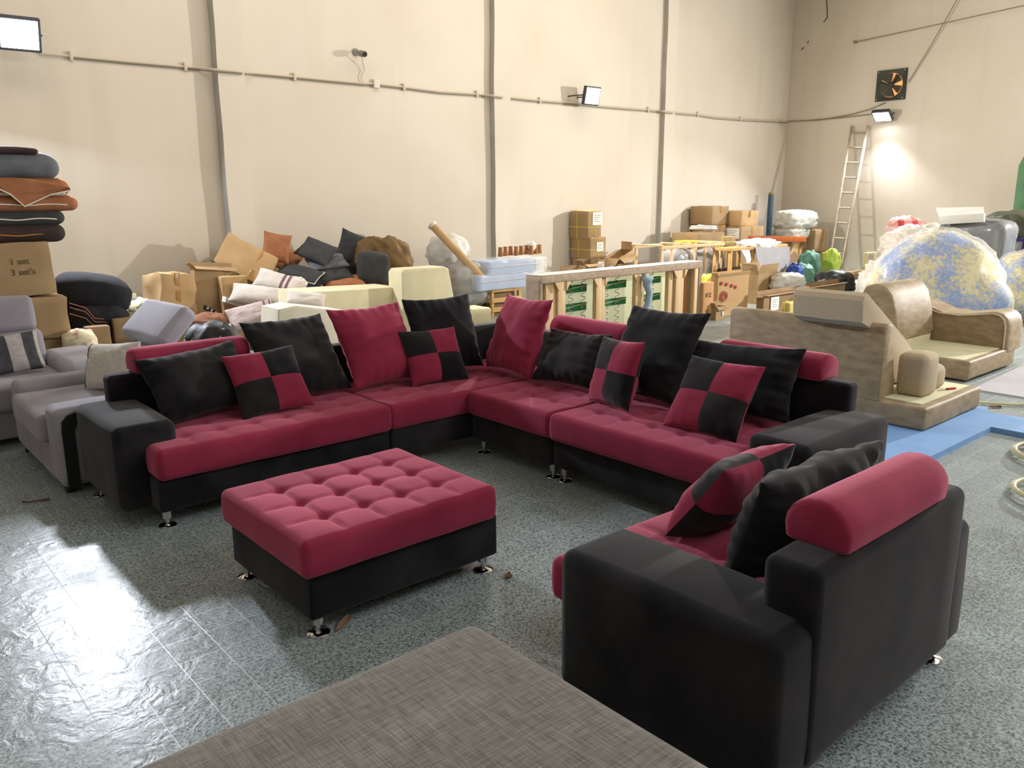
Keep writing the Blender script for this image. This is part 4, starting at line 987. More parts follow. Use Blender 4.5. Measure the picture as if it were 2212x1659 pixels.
# ---- overturned sofa frame
FY = 6.75
FAB = mat('frame_fabric', '#a3917d', '#94826e', rough=.9, scale=14., bump=.2, bscale=60)
FABT = mat('stapled_fabric', '#b8a48f', '#a58f7c', rough=.95, scale=20., bump=.5, bscale=45, bdist=.01)
def translucent(name, col, f):
    M = mat(name, col, rough=.95); nt = M.node_tree; tl = nt.nodes.new('ShaderNodeBsdfTranslucent'); tl.inputs[0].default_value = lin(col)
    mx = nt.nodes.new('ShaderNodeMixShader'); mx.inputs[0].default_value = f
    nt.links.new(nt.nodes['Principled BSDF'].outputs[0], mx.inputs[1]); nt.links.new(tl.outputs[0], mx.inputs[2]); nt.links.new(mx.outputs[0], nt.nodes['Material Output'].inputs[0])
    return M
NONW = translucent('dust_cloth', '#e6e8d6', .6)
PINE = mat('frame_pine', '#dfc297', '#d0ad7c', rough=.6, scale=2.5, stretch=(6, 6, .8), detail=5.)
GREEN = mat('green_webbing', '#1f6e3c', '#2a7f49', rough=.8, scale=40.)
STEEL = mat('spring_steel', '#8b8d88', rough=.35, metal=.8)
def fx(px): return gy(px, 640, FY).x
X0, X1, ZT = fx(1166), fx(1512), .815
FD = gx(1134, 640, fx(1166)).y - FY
fr = thing('overturned_sofa', 'overturned sofa frame showing pine bars, springs and green webbing', 'sofa', ((X0 + X1) / 2, FY + .4, 0))
sbox('top_rail', (X0, FY - .02, ZT - .085), (X1, FY + FD, ZT), FABT, fr, r=.02, amp=.006, sc=8.)
sbox('top_cover', (X0 + .0, FY - .01, ZT), (X1, FY + FD - .02, ZT + .012), mat('white_ticking', '#cfc9c0', rough=.9), fr, r=.006, amp=.002)
sbox('end_panel', (X0 - .02, FY - .01, .0), (fx(1172), FY + FD - .02, ZT - .03), FAB, fr, r=.03, amp=.006)
sbox('end_panel', (fx(1506), FY - .01, .0), (X1 + .02, FY + FD - .02, ZT - .03), FAB, fr, r=.02, amp=.006)
sbox('bottom_rail', (X0, FY, .0), (X1, FY + .05, .10), PINE, fr, r=.004, seg=1)
sbox('dust_cloth', (X0 + .1, FY + .20, .05), (X1 - .05, FY + .21, ZT - .06), NONW, fr, r=.003, seg=1)
for (p0, p1, dz) in ((1183, 1204, .03), (1206, 1222, 0), (1288, 1300, .0), (1302, 1311, .03), (1373, 1385, .0), (1387, 1395, .03), (1447, 1457, .03), (1459, 1476, 0), (1499, 1506, 0)):
    sbox('post', (fx(p0), FY + dz, .06), (fx(p1), FY + dz + .06, ZT - .06), PINE, fr, r=.004, seg=1)
sbox('side_board', (fx(1478), FY + .10, .06), (fx(1498), FY + .12, ZT - .06), mat('brown_board', '#a9764f', rough=.7), fr, r=.003, seg=1)
for px in (1214, 1297, 1382, 1467):
    for sg in (-1, 1):
        x = fx(px + (8 if sg > 0 else -8)); 
        plate('gusset', [(x - world_loc(fr).x, -.41, ZT - .085), (x - world_loc(fr).x + sg * .07, -.41, ZT - .085), (x - world_loc(fr).x, -.41, ZT - .19)], .018, PINE, fr)
for z in (.61, .39):
    for (q0, q1) in ((1226, 1288), (1313, 1373), (1398, 1447)):
        sbox('webbing', (fx(q0), FY + .16, z - .045 + random.uniform(-.01, .01)), (fx(q1), FY + .165, z + .045), GREEN, fr, r=.002, seg=1)
        tube('webbing_cord', [(fx(q0) - world_loc(fr).x, FY + .15 - world_loc(fr).y, z - .02), ((fx(q0) + fx(q1)) / 2 - world_loc(fr).x, FY + .145 - world_loc(fr).y, z + .01), (fx(q1) - world_loc(fr).x, FY + .15 - world_loc(fr).y, z + .03)], .005, mat('cord', '#c9c58e'), fr, k=4)
for px in (1234, 1250, 1277, 1326, 1350, 1404, 1424):
    P = []; x = fx(px) - world_loc(fr).x
    nn = 17
    for i in range(nn * 6 + 1):
        t_ = i / 6.; z = .09 + (ZT - .17) * i / (nn * 6); P.append((x + .038 * math.tanh(2.2 * math.sin(t_ * math.pi)), FY + .13 - world_loc(fr).y, z))
    tube('zigzag_spring', P, .0045, STEEL, fr, k=5)
BCL = mat('blue_grey_cloth', '#9fb2c6', '#8fa3b8', rough=.8, scale=5.)
st = tube('cloth_strip', [gy(1390, 598, FY - .05), gy(1400, 604, FY - .07), gy(1397, 615, FY - .06), gy(1403, 632, FY - .05), gy(1400, 655, FY - .05), gy(1389, 685, FY - .05), gy(1386, 700, FY - .05)], [.045, .075, .05, .045, .045, .04, .035], BCL, None, k=10)
tag(st, 'blue grey cloth strip hanging over the sofa frame', 'cloth')
# ---- strapped cartons by the wall
S = dict(straps=True, tape=None)
ncart('topmost strapped carton of the tall stack by the wall', 1270, 517, 456, 1231, 1298, 9.95, group='strapped cartons by the wall', lab=[('front', .35, .72, .24, .22)], seed=41., **S)
ncart('strapped carton in the middle of the tall stack by the wall', 1275, 560, 513, 1233, 1308, 9.9, group='strapped cartons by the wall', lab=[('front', .2, .55, .17, .16)], seed=42., **S)
ncart('lowest strapped carton of the tall stack by the wall', 1275, 640, 561, 1236, 1312, 9.88, True, group='strapped cartons by the wall', lab=[('front', .1, .82, .18, .12)], seed=43., **S)
ncart('opened carton in front of the tall stack', 1228, 640, 588, 1212, 1262, 9.3, True, flaps=(2.2, .6, .3, 1.8), m_=CARDD, seed=44.)
ncart('opened carton with raised flaps between stack and sofa frame', 1262, 640, 572, 1246, 1290, 9.45, True, flaps=(2.0, .4, .1, .5), m_=CARDD, seed=45.)
ncart('low carton under the tilted open box', 1338, 640, 571, 1325, 1382, 9.85, True, m_=CARDD, seed=46., tape=None)
c = gy(1357, 562, 9.9)
carton('tilted open box with a red mark beside the tall stack', (.40, .28, .13), (c.x, 10.05, gy(1357, 571, 9.85).z + .06), tilt=(0, rad(-22)), flaps=(2.4, .2, 1.8, 2.2), m_=CARD, seed=47.)
# ---- wooden rack with plastic wrapped bundles
RY = 8.6
def rx(px): return gy(px, 560, RY).x
rk = thing('wooden_rack', 'open pine rack with grey plastic bundles in it', 'rack', ((rx(1428) + rx(1558)) / 2, RY + .3, 0))
zr = gy(1490, 535, RY).z
for px in (1431, 1452, 1500, 1524, 1545, 1558):
    sbox('post', (rx(px) - .028, RY, 0), (rx(px) + .028, RY + .03, zr), PINE, rk, r=.003, seg=1)
for px in (1431, 1558): sbox('post', (rx(px) - .028, RY + .55, 0), (rx(px) + .028, RY + .58, zr), PINE, rk, r=.003, seg=1)
for y in (RY - .02, RY + .56): sbox('rail', (rx(1426), y, zr), (rx(1562), y + .05, zr + .05), PINE, rk, r=.003, seg=1)
for px in (1428, 1490, 1535, 1556): sbox('cross_slat', (rx(px) - .03, RY - .03, zr + .05), (rx(px) + .03, RY + .62, zr + .07), PINE, rk, r=.003, seg=1)
GLP = mat('glossy_grey_film', '#9a9a9c', '#85858a', rough=.22, scale=5., bump=.5, bscale=9, bdist=.03)
bag('wrapped_bundle', 'grey film wrapped bundle at the left in the pine rack', 'bundle', 1426, 537, 1505, 640, RY + .28, GLP, .42, seed=51., amp=.05, ridge=.05, power=5., yaw=0.)
bag('wrapped_bundle', 'grey film wrapped bundle at the right in the pine rack', 'bundle', 1502, 537, 1560, 640, RY + .28, GLP, .42, seed=52., amp=.05, ridge=.05, power=5., yaw=0.)
o = sbox('yellow_board', (rx(1495), RY + .1, zr + .075), (rx(1520), RY + .4, zr + .10), mat('yellow_plastic', '#e3cf2f', rough=.5), None, r=.01); tag(o, 'small yellow board lying on the pine rack', 'panel')
# cartons behind the rack
ncart('wide carton behind the rack under the pale hose', 1500, 650, 505, 1446, 1558, 9.4, True, m_=CARD, seed=53., tape=None)
gh = gy(1525, 505, 9.4).z
P = []
for i in range(40):
    a_ = i / 39 * 4.4 * math.pi; q = gy(1535, 512, 9.45); P.append((q.x + .34 * math.cos(a_) * (1 - i * .006), 9.62 + .2 * math.sin(a_), gh + .03 + .05 * abs(math.sin(a_ * .5)) + i * .002))
tag(tube('pale_hose', P, .022, WHTP, None, k=8), 'pale plastic hose coiled on the wide carton', 'hose')
ncart('big carton topmost in the corner stack', 1537, 486, 446, 1490, 1573, 9.85, m_=CARD, seed=54., prints=None)
ncart('carton under the big topmost one in the corner stack', 1537, 640, 487, 1488, 1560, 9.83, True, m_=CARD, seed=55.)
ncart('battered carton with a hanging flap right of the big topmost one', 1600, 490, 456, 1556, 1636, 9.55, m_=CARDL, seed=56., amp=.02)
ncart('carton with a large white label below the battered one', 1592, 640, 491, 1553, 1640, 9.5, True, m_=CARD, seed=57., lab=[('left', .1, .88, .34, .20)])
for i, (px, y0, y1) in enumerate(((1567, 508, 530), (1567, 532, 565))):
    ncart(('small strapped carton on top beside the pine rack', 'small strapped carton at the bottom beside the pine rack')[i], px, (532, 640)[i], (512, 533)[i], 1560, 1588, 8.9, i == 1, m_=CARD, seed=58. + i, straps=True, tape=None, amp=.002)
# pole, sacks
pl = thing('blue_pole', 'dark blue pole standing in the corner', 'pole', gy(1655, 590, 10.1)); pl.location.z = 0
lathe('shaft', [(.062, 0), (.062, gy(1653, 424, 10.1).z), (.055, gy(1653, 420, 10.1).z)], mat('blue_steel', '#3f5a6d', '#36505f', rough=.5, scale=5.), pl, (0, 0, 0), 16, False)
lathe('cap', [(.05, 0), (.062, .02), (.05, .05)], CARDD, pl, (0, 0, gy(1653, 421, 10.1).z), 14, False)
SACK = mat('woven_sacks', '#a9a79b', '#8f8d82', rough=.8, scale=14., stretch=(1, 1, 6), bump=.4, bscale=20, bdist=.02)
ncart('carton carrying the bundled white sacks', 1690, 640, 515, 1662, 1740, 9.2, True, m_=CARDD, seed=60., tape=None)
zs = gy(1690, 515, 9.7).z
bag('sack_bundle', 'flat bundle of old sacks under the white bundle', 'sacks', 1662, 490, 1755, 520, 9.35, SACK, .5, seed=61., amp=.08, ridge=.06, power=4., yaw=0.)
sb_ = bag('sack_bundle', 'tied bundle of white woven sacks in the corner', 'sacks', 1660, 454, 1778, 497, 9.35, mat('white_sacks', '#bdbcb2', '#a09f95', rough=.8, scale=12., stretch=(1, 1, 7), bump=.5, bscale=18, bdist=.02), .55, seed=62., amp=.06, ridge=.08, power=4., yaw=0.)
# ---- sheet covered table, orange beam, cartons in the right corner
TY = 8.2
def tx(px): return gy(px, 560, TY).x
tb = thing('work_table', 'work table draped with white cloth and grey sheeting', 'table', ((tx(1578) + tx(1700)) / 2, TY + .19, 0)); zt = gy(1640, 532, TY).z
sbox('table_top', (tx(1578), TY, zt - .05), (tx(1700), TY + .38, zt), WOOD, tb, r=.004, seg=1)
for px in (1582, 1630, 1696):
    for y in (TY + .02, TY + .31): sbox('leg', (tx(px) - .03, y, 0), (tx(px) + .03, y + .05, zt - .05), WOOD, tb, r=.003, seg=1)
sbox('dark_drawer', (tx(1584), TY + .06, .12), (tx(1626), TY + .33, .44), mat('dark_red_wood', '#3d211b', '#2f1814', rough=.5, scale=5.), tb, r=.01)
o = bag('white_cloth', 'crumpled white cloth on the work table', 'cloth', 1575, 517, 1700, 545, TY + .2, mat('white_cotton', '#e2e0e2', '#d5d3d6', rough=.9, scale=5.), .4, seed=64., amp=.22, ridge=.16, power=3., sub=5, yaw=0.)
P = [gy(x, y, TY - .03) for x, y in ((1632, 534), (1705, 533), (1706, 560), (1702, 578), (1678, 590), (1650, 586), (1640, 575), (1634, 556))]
o = plate('grey_sheet', P, .012, mat('grey_sheet', '#b3b2b8', '#a6a5ac', rough=.6, scale=3.), None, nrm=(0, 1, 0)); tag(o, 'stiff pale grey sheet hanging down the front of the work table', 'sheet')
P = [gy(x, y, TY - .045) for x, y in ((1600, 540), (1618, 540), (1622, 560), (1618, 575), (1612, 573), (1611, 560))]
o = plate('white_rag', P, .02, mat('white_cotton', '#e2e0e2'), None, nrm=(0, 1, 0)); tag(o, 'white rag hanging from the work table', 'cloth')
ncart('large plain carton behind the work table', 1697, 650, 522, 1690, 1737, 9.2, True, m_=CARDL, seed=65.)
o = upright_bar('orange_beam', gy(1620, 515, 8.95), gy(1738, 517, 8.95), (.09, .11), mat('orange_paint', '#a9531f', '#96481a', rough=.35, scale=5.), None); tag(o, 'glossy orange beam lying across the cartons', 'beam')
ncart('upper carton of the pair beside the ladder', 1760, 545, 496, 1702, 1787, 9.3, m_=CARD, seed=66., X=None) if False else ncart('upper carton of the pair beside the ladder', 1758, 545, 497, 1703, 1787, 9.0, m_=CARD, seed=66.)
ncart('lower carton with a white label beside the ladder', 1760, 640, 546, 1735, 1785, 8.98, True, m_=CARD, seed=67., lab=[('front', .1, .75, .12, .22)])
GBAG = mat('green_bag', '#4f7f6b', '#416c5a', rough=.6, scale=8.)
bag('green_bag', 'tall green bag in front of the labelled carton', 'bag', 1730, 544, 1764, 625, 8.5, GBAG, .4, seed=68., amp=.16, ridge=.14, power=3.5)
bag('green_bag', 'slumped pale green bag beside the blue one', 'bag', 1716, 572, 1757, 630, 8.2, mat('pale_green_bag', '#6f9f86', '#5f8d75', rough=.6, scale=8.), .35, seed=69., amp=.2, ridge=.15)
bag('blue_bag', 'small bright blue bag by the work table', 'bag', 1697, 570, 1732, 630, 8.0, mat('blue_bag', '#2f4fa0', '#27438c', rough=.5, scale=8.), .35, seed=70., amp=.2, ridge=.15)
bag('lime_bag', 'lime green bag at the foot of the ladder', 'bag', 1782, 540, 1808, 600, 8.3, mat('lime_bag', '#9fb540', '#8da338', rough=.5, scale=8.), .4, seed=71., amp=.2, ridge=.16, power=3.)
# ---- torn cartons on the floor
REDP = mat('red_print', '#b5443c', rough=.8)
bx = gy(1540, 690, 6.65)
c = ncart('torn carton with red printing next to the sofa frame', 1548, 690, 600, 1543, 1612, 6.75, True, flaps=(.5, 2.6, .3, .2), m_=CARDL, seed=72., amp=.02)
for (px, py, w_, h_) in ((1560, 612, 8, 7), (1571, 614, 8, 7), (1582, 617, 8, 7), (1590, 620, 6, 7)):
    q = gy(px, py, 6.735) - world_loc(c); k_ = mpp(gy(px, py, 6.7)); sbox('red_print', q - Vector((w_ * k_ / 2, .004, h_ * k_ / 2)), q + Vector((w_ * k_ / 2, .004, h_ * k_ / 2)), REDP, c, r=.001, seg=1, w=False)
for rr in (.07, .045):
    q = gy(1564, 640, 6.735) - world_loc(c)
    tube('red_print', [q + Vector((rr * math.cos(i / 12 * 6.283) * 1.1, 0, rr * math.sin(i / 12 * 6.283))) for i in range(12)], .008, REDP, c, closed=True, k=4)
o = bag('yellow_sheet', 'bright yellow plastic sheet behind the marked carton', 'sheet', 1514, 592, 1553, 665, 7.3, mat('yellow_plastic', '#e3cf2f'), .3, seed=73., amp=.15, ridge=.10, power=3.)
ncart('tall carton with two black characters beside the sofa frame', 1516, 700, 612, 1514, 1538, 6.70, True, m_=mat('cardboard_pink', '#c9996a', '#ba8a5c', rough=.85, scale=3.), seed=74., tape=None, amp=.003, prints=[('front', -.05, .66, '卒又', .075), ('front', -.2, .22, '双', .085)])
ncart('small carton with a white label on the floor', 1546, 692, 664, 1536, 1566, 6.62, True, m_=CARD, seed=75., tape=None, lab=[('front', .4, .45, .05, .055)], flaps=(2.3, None, .4, .5), amp=.003)
ncart('open carton with a raised dark flap in the middle of the torn cartons', 1632, 690, 592, 1597, 1672, 7.2, True, flaps=(.25, 1.9, .35, .2), m_=CARD, seed=76., amp=.008)
ncart('wide battered carton with shiny tape and a white label', 1648, 690, 640, 1634, 1742, 6.5, True, flaps=(1.7, .9, .5, 1.9), m_=CARDD, seed=77., amp=.012, lab=[('front', -.55, .5, .22, .2)])
bag('plastic_sheet', 'white plastic sheeting spilling between the torn cartons', 'plastic', 1664, 590, 1738, 632, 7.0, WHTP, .4, seed=78., amp=.15, ridge=.12, power=3.)
ncart('small yellow strapped parcel behind the beige sofa piece', 1704, 690, 655, 1696, 1722, 6.0, True, m_=mat('yellow_parcel', '#c9b66a', '#b9a55a', rough=.5, scale=6.), straps=True, tape=None, seed=79.)
ncart('low open carton in front of the black bag', 1745, 660, 622, 1735, 1822, 6.9, True, flaps=(1.4, 2.2, .3, 1.0), m_=CARDD, seed=80., amp=.008)
bag('black_bag', 'shiny black rubbish bag beside the open cartons', 'bag', 1758, 584, 1846, 645, 7.4, BLKP, .6, seed=81., amp=.10, ridge=.12, power=2.4)
ncart('low carton by the end wall right of the black bag', 1832, 620, 588, 1824, 1878, 8.0, True, m_=CARDD, seed=82., tape=None)
ncart('small carton with yellow edges at the end wall', 1872, 600, 547, 1866, 1892, 8.0, True, m_=mat('pale_carton', '#c9bfa2', rough=.8), straps=True, tape=None, seed=83.)
# ================================================================ right side heap
def film_material():
    M = bpy.data.materials.new('loose_film'); M.use_nodes = True; nt = M.node_tree; N = nt.nodes.new; L = nt.links.new
    b = nt.nodes['Principled BSDF']; b.inputs['Base Color'].default_value = lin('#d9d6cc'); b.inputs['Roughness'].default_value = .25
    tr = N('ShaderNodeBsdfTransparent'); mx = N('ShaderNodeMixShader'); mx.inputs[0].default_value = .68
    L(tr.outputs[0], mx.inputs[1]); L(b.outputs[0], mx.inputs[2]); L(mx.outputs[0], nt.nodes['Material Output'].inputs[0])
    return M
FILM = film_material()
FMB = bpy.data.materials.new('foam_crumb'); FMB.use_nodes = True
def crumb():
    nt = FMB.node_tree; N = nt.nodes.new; L = nt.links.new; b = nt.nodes['Principled BSDF']; tc = N('ShaderNodeTexCoord')
    n1 = N('ShaderNodeTexNoise'); n1.inputs['Scale'].default_value = 24.; n1.inputs['Detail'].default_value = 9.; n1.inputs['Roughness'].default_value = .65; L(tc.outputs['Object'], n1.inputs[0])
    n2 = N('ShaderNodeTexNoise'); n2.inputs['Scale'].default_value = 1.6; n2.inputs['Detail'].default_value = 2.; L(tc.outputs['Object'], n2.inputs[0])
    ad = N('ShaderNodeMath'); ad.operation = 'ADD'; L(n1.outputs[0], ad.inputs[0]); L(n2.outputs[0], ad.inputs[1])
    r = N('ShaderNodeValToRGB'); L(ad.outputs[0], r.inputs[0]); e = r.color_ramp.elements
    r.color_ramp.interpolation = 'LINEAR'
    e[0].position = .40; e[0].color = lin('#4a79c2'); e[1].position = .60; e[1].color = lin('#e6dba2')
    for p_, c_ in ((.47, '#86a3d0'), (.50, '#cdb46a'), (.54, '#dcd49a')): q = e.new(p_); q.color = lin(c_)
    mu = N('ShaderNodeMath'); mu.operation = 'MULTIPLY'; mu.inputs[1].default_value = .5; L(ad.outputs[0], mu.inputs[0]); L(mu.outputs[0], r.inputs[0])
    L(r.outputs[0], b.inputs['Base Color']); b.inputs['Roughness'].default_value = .9
crumb()
def mound(label, x0, y0, x1, y1, X, depth, seed, yaw=.6):
    c = gx((x0 + x1) / 2, (y0 + y1) / 2, X); k_ = mpp(c); w, h = (x1 - x0) * k_ / 2, (y1 - y0) * k_ / 2
    t_ = thing('foam_sack', label, 'foam sack', c, yaw, 'clear sacks of foam crumbs')
    link('foam_filling', blob_mesh(w, depth / 2, h, 4, .08, 1.6, .02, seed, None, 2.6, 0., .38), FMB, t_)
    link('clear_wrap', blob_mesh(w * 1.05, depth / 2 * 1.05, h * 1.05, 5, .08, 1.6, .06, seed, None, 2.6, 0., .38), WRAP, t_)
    return t_
mound('big clear plastic sack of blue and yellow foam crumbs behind the chaise', 1882, 505, 2165, 712, 11.2, 1.4, 91., yaw=-.75)
mound('second clear sack of foam crumbs at the right edge', 2125, 545, 2300, 700, 12.7, 1.0, 92., yaw=-.75)
bag('plastic_heap', 'heap of crumpled clear plastic sheeting left of the foam sack', 'plastic', 1866, 556, 1985, 690, 0, FILM, 1.0, seed=93., amp=.14, ridge=.14, power=2.4, X=12.7, sub=5, yaw=-.75)
bag('plastic_heap', 'upper heap of clear plastic sheeting under the white furniture', 'plastic', 1915, 488, 2060, 600, 0, FILM, 1.1, seed=94., amp=.12, ridge=.14, power=2.4, X=14.3, sub=5, yaw=-.75)
carton('carton hidden under the plastic sheeting', (.8, .7, .62), (14.7, 5.6, 0), m_=CARDD, seed=95.)
def plaid():
    M = bpy.data.materials.new('red_plaid'); M.use_nodes = True; nt = M.node_tree; N = nt.nodes.new; L = nt.links.new; b = nt.nodes['Principled BSDF']
    tc = N('ShaderNodeTexCoord'); sx = N('ShaderNodeSeparateXYZ'); L(tc.outputs['Object'], sx.inputs[0]); tot = None
    for k_, i in ((26., 0), (26., 2)):
        m_ = N('ShaderNodeMath'); m_.operation = 'MULTIPLY'; m_.inputs[1].default_value = k_; L(sx.outputs[i], m_.inputs[0])
        s_ = N('ShaderNodeMath'); s_.operation = 'SINE'; L(m_.outputs[0], s_.inputs[0])
        g_ = N('ShaderNodeMath'); g_.operation = 'GREATER_THAN'; g_.inputs[1].default_value = .2; L(s_.outputs[0], g_.inputs[0])
        if tot is None: tot = g_.outputs[0]
        else:
            a_ = N('ShaderNodeMath'); a_.operation = 'ADD'; L(tot, a_.inputs[0]); L(g_.outputs[0], a_.inputs[1]); tot = a_.outputs[0]
    m2 = N('ShaderNodeMath'); m2.operation = 'MULTIPLY'; m2.inputs[1].default_value = .5; L(tot, m2.inputs[0])
    x = N('ShaderNodeMix'); x.data_type = 'RGBA'; x.inputs[6].default_value = lin('#c9a9a0'); x.inputs[7].default_value = lin('#a8232c'); L(m2.outputs[0], x.inputs[0]); L(x.outputs[2], b.inputs['Base Color']); b.inputs['Roughness'].default_value = .6
    return M
bag('plaid_bag', 'red and white plaid carrier bag on the heap', 'bag', 1912, 470, 1988, 625, 0, plaid(), .6, seed=97., amp=.06, ridge=.05, power=4., X=15.4, yaw=-.75)
# white furniture piece lying upside down
wf = thing('white_bench', 'white bench lying upside down with its slats in the air', 'furniture', gx(2065, 520, 13.6)); wl = world_loc(wf)
WPAINT = mat('white_paint', '#c9c8c2', '#bdbcb6', rough=.5, scale=4.)
q = [gx(2022, 452, 14.2) - wl, gx(2030, 473, 13.6) - wl, gx(2127, 470, 13.6) - wl, gx(2125, 450, 14.2) - wl]
plate('top_board', q, .05, WPAINT, wf)
V, Fc = None, None
upright_bar('front_board', gx(2030, 476, 13.58) - wl, gx(2127, 470, 13.58) - wl, (.05, .13), WPAINT, wf)
for px in (2045, 2062, 2082, 2102):
    upright_bar('slat', gx(px, 476, 13.75) - wl, gx(px - 34, 530, 13.9) - wl, (.13, .025), WPAINT, wf)
gsh = mat('grey_gloss', '#6a6d70', '#7d8083', rough=.2, scale=3., coat=.4)
o = bag('wrapped_armchair', 'grey armchair wrapped in glossy film beside the white bench', 'armchair', 2078, 474, 2156, 580, 0, gsh, .9, seed=98., amp=.03, ridge=.03, power=6., X=13.9, yaw=-.1)
bag('green_tarp', 'folded dark green tarpaulin at the right edge', 'tarpaulin', 2140, 456, 2290, 530, 0, mat('green_tarp', '#4a4c38', '#3b3d2c', rough=.6, scale=5., bump=.3, bscale=8), 1.2, seed=99., amp=.10, ridge=.10, X=15.6, power=3., yaw=-.6)
PURP = mat('purple_plastic', '#2f2468', '#3a2d78', rough=.4, scale=4.)
for i, (y0, y1) in enumerate(((512, 548), (550, 596), (598, 640))):
    p = gx(2176, y1, 14.6); h_ = gx(2176, y0, 14.6).z - p.z
    cr_ = thing('plastic_crate', ('topmost purple plastic crate at the right edge', 'middle purple plastic crate at the right edge', 'lowest purple plastic crate at the right edge')[i], 'crate', (14.9, p.y - .45, p.z), 0, 'purple crates')
    w_, d_ = .6, .9
    for s_ in (-1, 1):
        for u in range(5): sbox('rib', (s_ * w_ / 2 - .012, -d_ / 2 + u * (d_ / 4) - .03, 0), (s_ * w_ / 2 + .012, -d_ / 2 + u * (d_ / 4) + .03, h_ - .01), PURP, cr_, r=.004, seg=1, w=False)
        for z in (.02, h_ - .04): sbox('rim', (s_ * w_ / 2 - .016, -d_ / 2, z - .02), (s_ * w_ / 2 + .016, d_ / 2, z + .025), PURP, cr_, r=.004, seg=1, w=False)
        for z in (.02, h_ - .04): sbox('rim', (-w_ / 2, s_ * d_ / 2 - .016, z - .02), (w_ / 2, s_ * d_ / 2 + .016, z + .025), PURP, cr_, r=.004, seg=1, w=False)
    sbox('contents', (-w_ / 2 + .04, -d_ / 2 + .04, .01), (w_ / 2 - .04, d_ / 2 - .04, h_ - .03), mat('pale_goods', '#b9b4ae', '#a5a09a', rough=.7, scale=6.), cr_, r=.02, w=False)
gp_ = thing('green_roll', 'tall green roll standing at the right edge against the end wall', 'roll', (16.9, gx(2226, 400, 16.9).y, 0))
lathe('roll_body', [(.22, 0), (.22, gx(2210, 345, 16.9).z - .1), (.15, gx(2210, 335, 16.9).z)], mat('green_fabric', '#5f8a68', '#537c5c', rough=.8, scale=4.), gp_, (0, 0, 0), 20, False)
# ---- ladder
ALU = mat('aluminium', '#b5aa98', '#a0947f', rough=.45, metal=.5, scale=8.)
ld = thing('ladder', 'straight aluminium ladder leaning on the end wall', 'ladder', (16.6, 8.9, 0)); ll = world_loc(ld)
tL, tR = gx(1840, 272, WX - .06), gx(1875, 272, WX - .06)
bL, bR = gx(1789, 590, 16.35), gx(1815, 592, 16.35); bL.z = bR.z = 0.02
for (p, q) in ((bL, tL), (bR, tR)): upright_bar('rail', p - ll, q - ll, (.035, .07), ALU, ld)
for i in range(10):
    f_ = (i + .55) / 10; tube('rung', [bL.lerp(tL, f_) - ll, bR.lerp(tR, f_) - ll], .018, ALU, ld, k=8)
# ================================================================ fixtures on the walls
CAB = mat('white_cable', '#cfc4b0', rough=.6); CABD = mat('grey_cable', '#8f8470', rough=.6)
CY = WY - .02
pts = [(85, 115), (153, 121), (277, 133), (400, 144), (520, 155), (636, 166), (783, 180), (812, 181), (872, 188), (950, 198), (1030, 203), (1100, 210), (1166, 217), (1235, 222), (1300, 229), (1400, 237), (1432, 240), (1507, 247), (1545, 253), (1599, 257), (1660, 260), (1702, 262)]
def wy(p):
    x = gy(p[0], p[1], CY)
    for a_, b_, d_ in ((4.2, 4.66, .17), (8.64, 9.08, .115), (12.9, 13.3, .10)):
        if a_ < x.x < b_: return gy(p[0], p[1], CY - d_)
    return x
dense = []
for i in range(len(pts) - 1):
    for k_ in range(4): f_ = k_ / 4; dense.append((pts[i][0] * (1 - f_) + pts[i + 1][0] * f_, pts[i][1] * (1 - f_) + pts[i + 1][1] * f_))
dense.append(pts[-1])
cb = thing('wall_cable', 'pale electric cable clipped along the long wall', 'cable', wy(pts[0])); cl_ = world_loc(cb)
tube('wire', [wy(p) - cl_ for p in dense], .013, CAB, cb, k=6)
tube('wire', [wy((p[0], p[1] + 3)) - cl_ + Vector((0, .006, -.008)) for p in dense[4:]], .008, CABD, cb, k=5)
for p in ((153, 121), (400, 144), (636, 166), (872, 188), (1030, 203), (1166, 217), (1400, 237), (1507, 247), (1599, 257)):
    q = wy(p) - cl_; sbox('clip', q + Vector((-.018, -.02, -.05)), q + Vector((.018, .025, .05)), CAB, cb, r=.006, seg=1, w=False)
q = wy((812, 181)) - cl_
sbox('junction_box', q + Vector((-.05, -.03, -.06)), q + Vector((.05, .03, .06)), mat('white_abs', '#ddd5c6', rough=.5), cb, r=.012, w=False)
c2_ = thing('wall_cable', 'thin cable on the end wall running to the exhaust fan', 'cable', gx(1702, 262, WX - .02)); l2 = world_loc(c2_)
tube('wire', [gx(x, y, WX - .02) - l2 for x, y in ((1702, 262), (1740, 261), (1790, 256), (1840, 247), (1880, 236), (1912, 222))], .011, CABD, c2_, k=5)
tube('wire', [gx(x, y, WX - .02) - l2 for x, y in ((1702, 262), (1760, 260), (1820, 254), (1888, 246))], .011, CABD, c2_, k=5)
o = tube('wall_wire', [gx(1848, 91, WX - .03), gx(2030, 52, WX - .06), gx(2230, 8, WX - .1)], .011, CABD, None, k=5); tag(o, 'straight thin wire across the top of the end wall', 'wire')
o = tube('wall_wire', [gx(1962, 178, WX - .03), gx(2010, 100, WX - .05), gx(2070, -5, WX - .08)], .010, CABD, None, k=5); tag(o, 'slanting thin wire from the exhaust fan to the roof', 'wire')
q = gx(1847, 91, WX - .02); o = sbox('wall_hook', q - Vector((.03, .03, .03)), q + Vector((.02, .03, .03)), CABD, None, r=.01); tag(o, 'small dark hook holding the straight wire', 'hook')
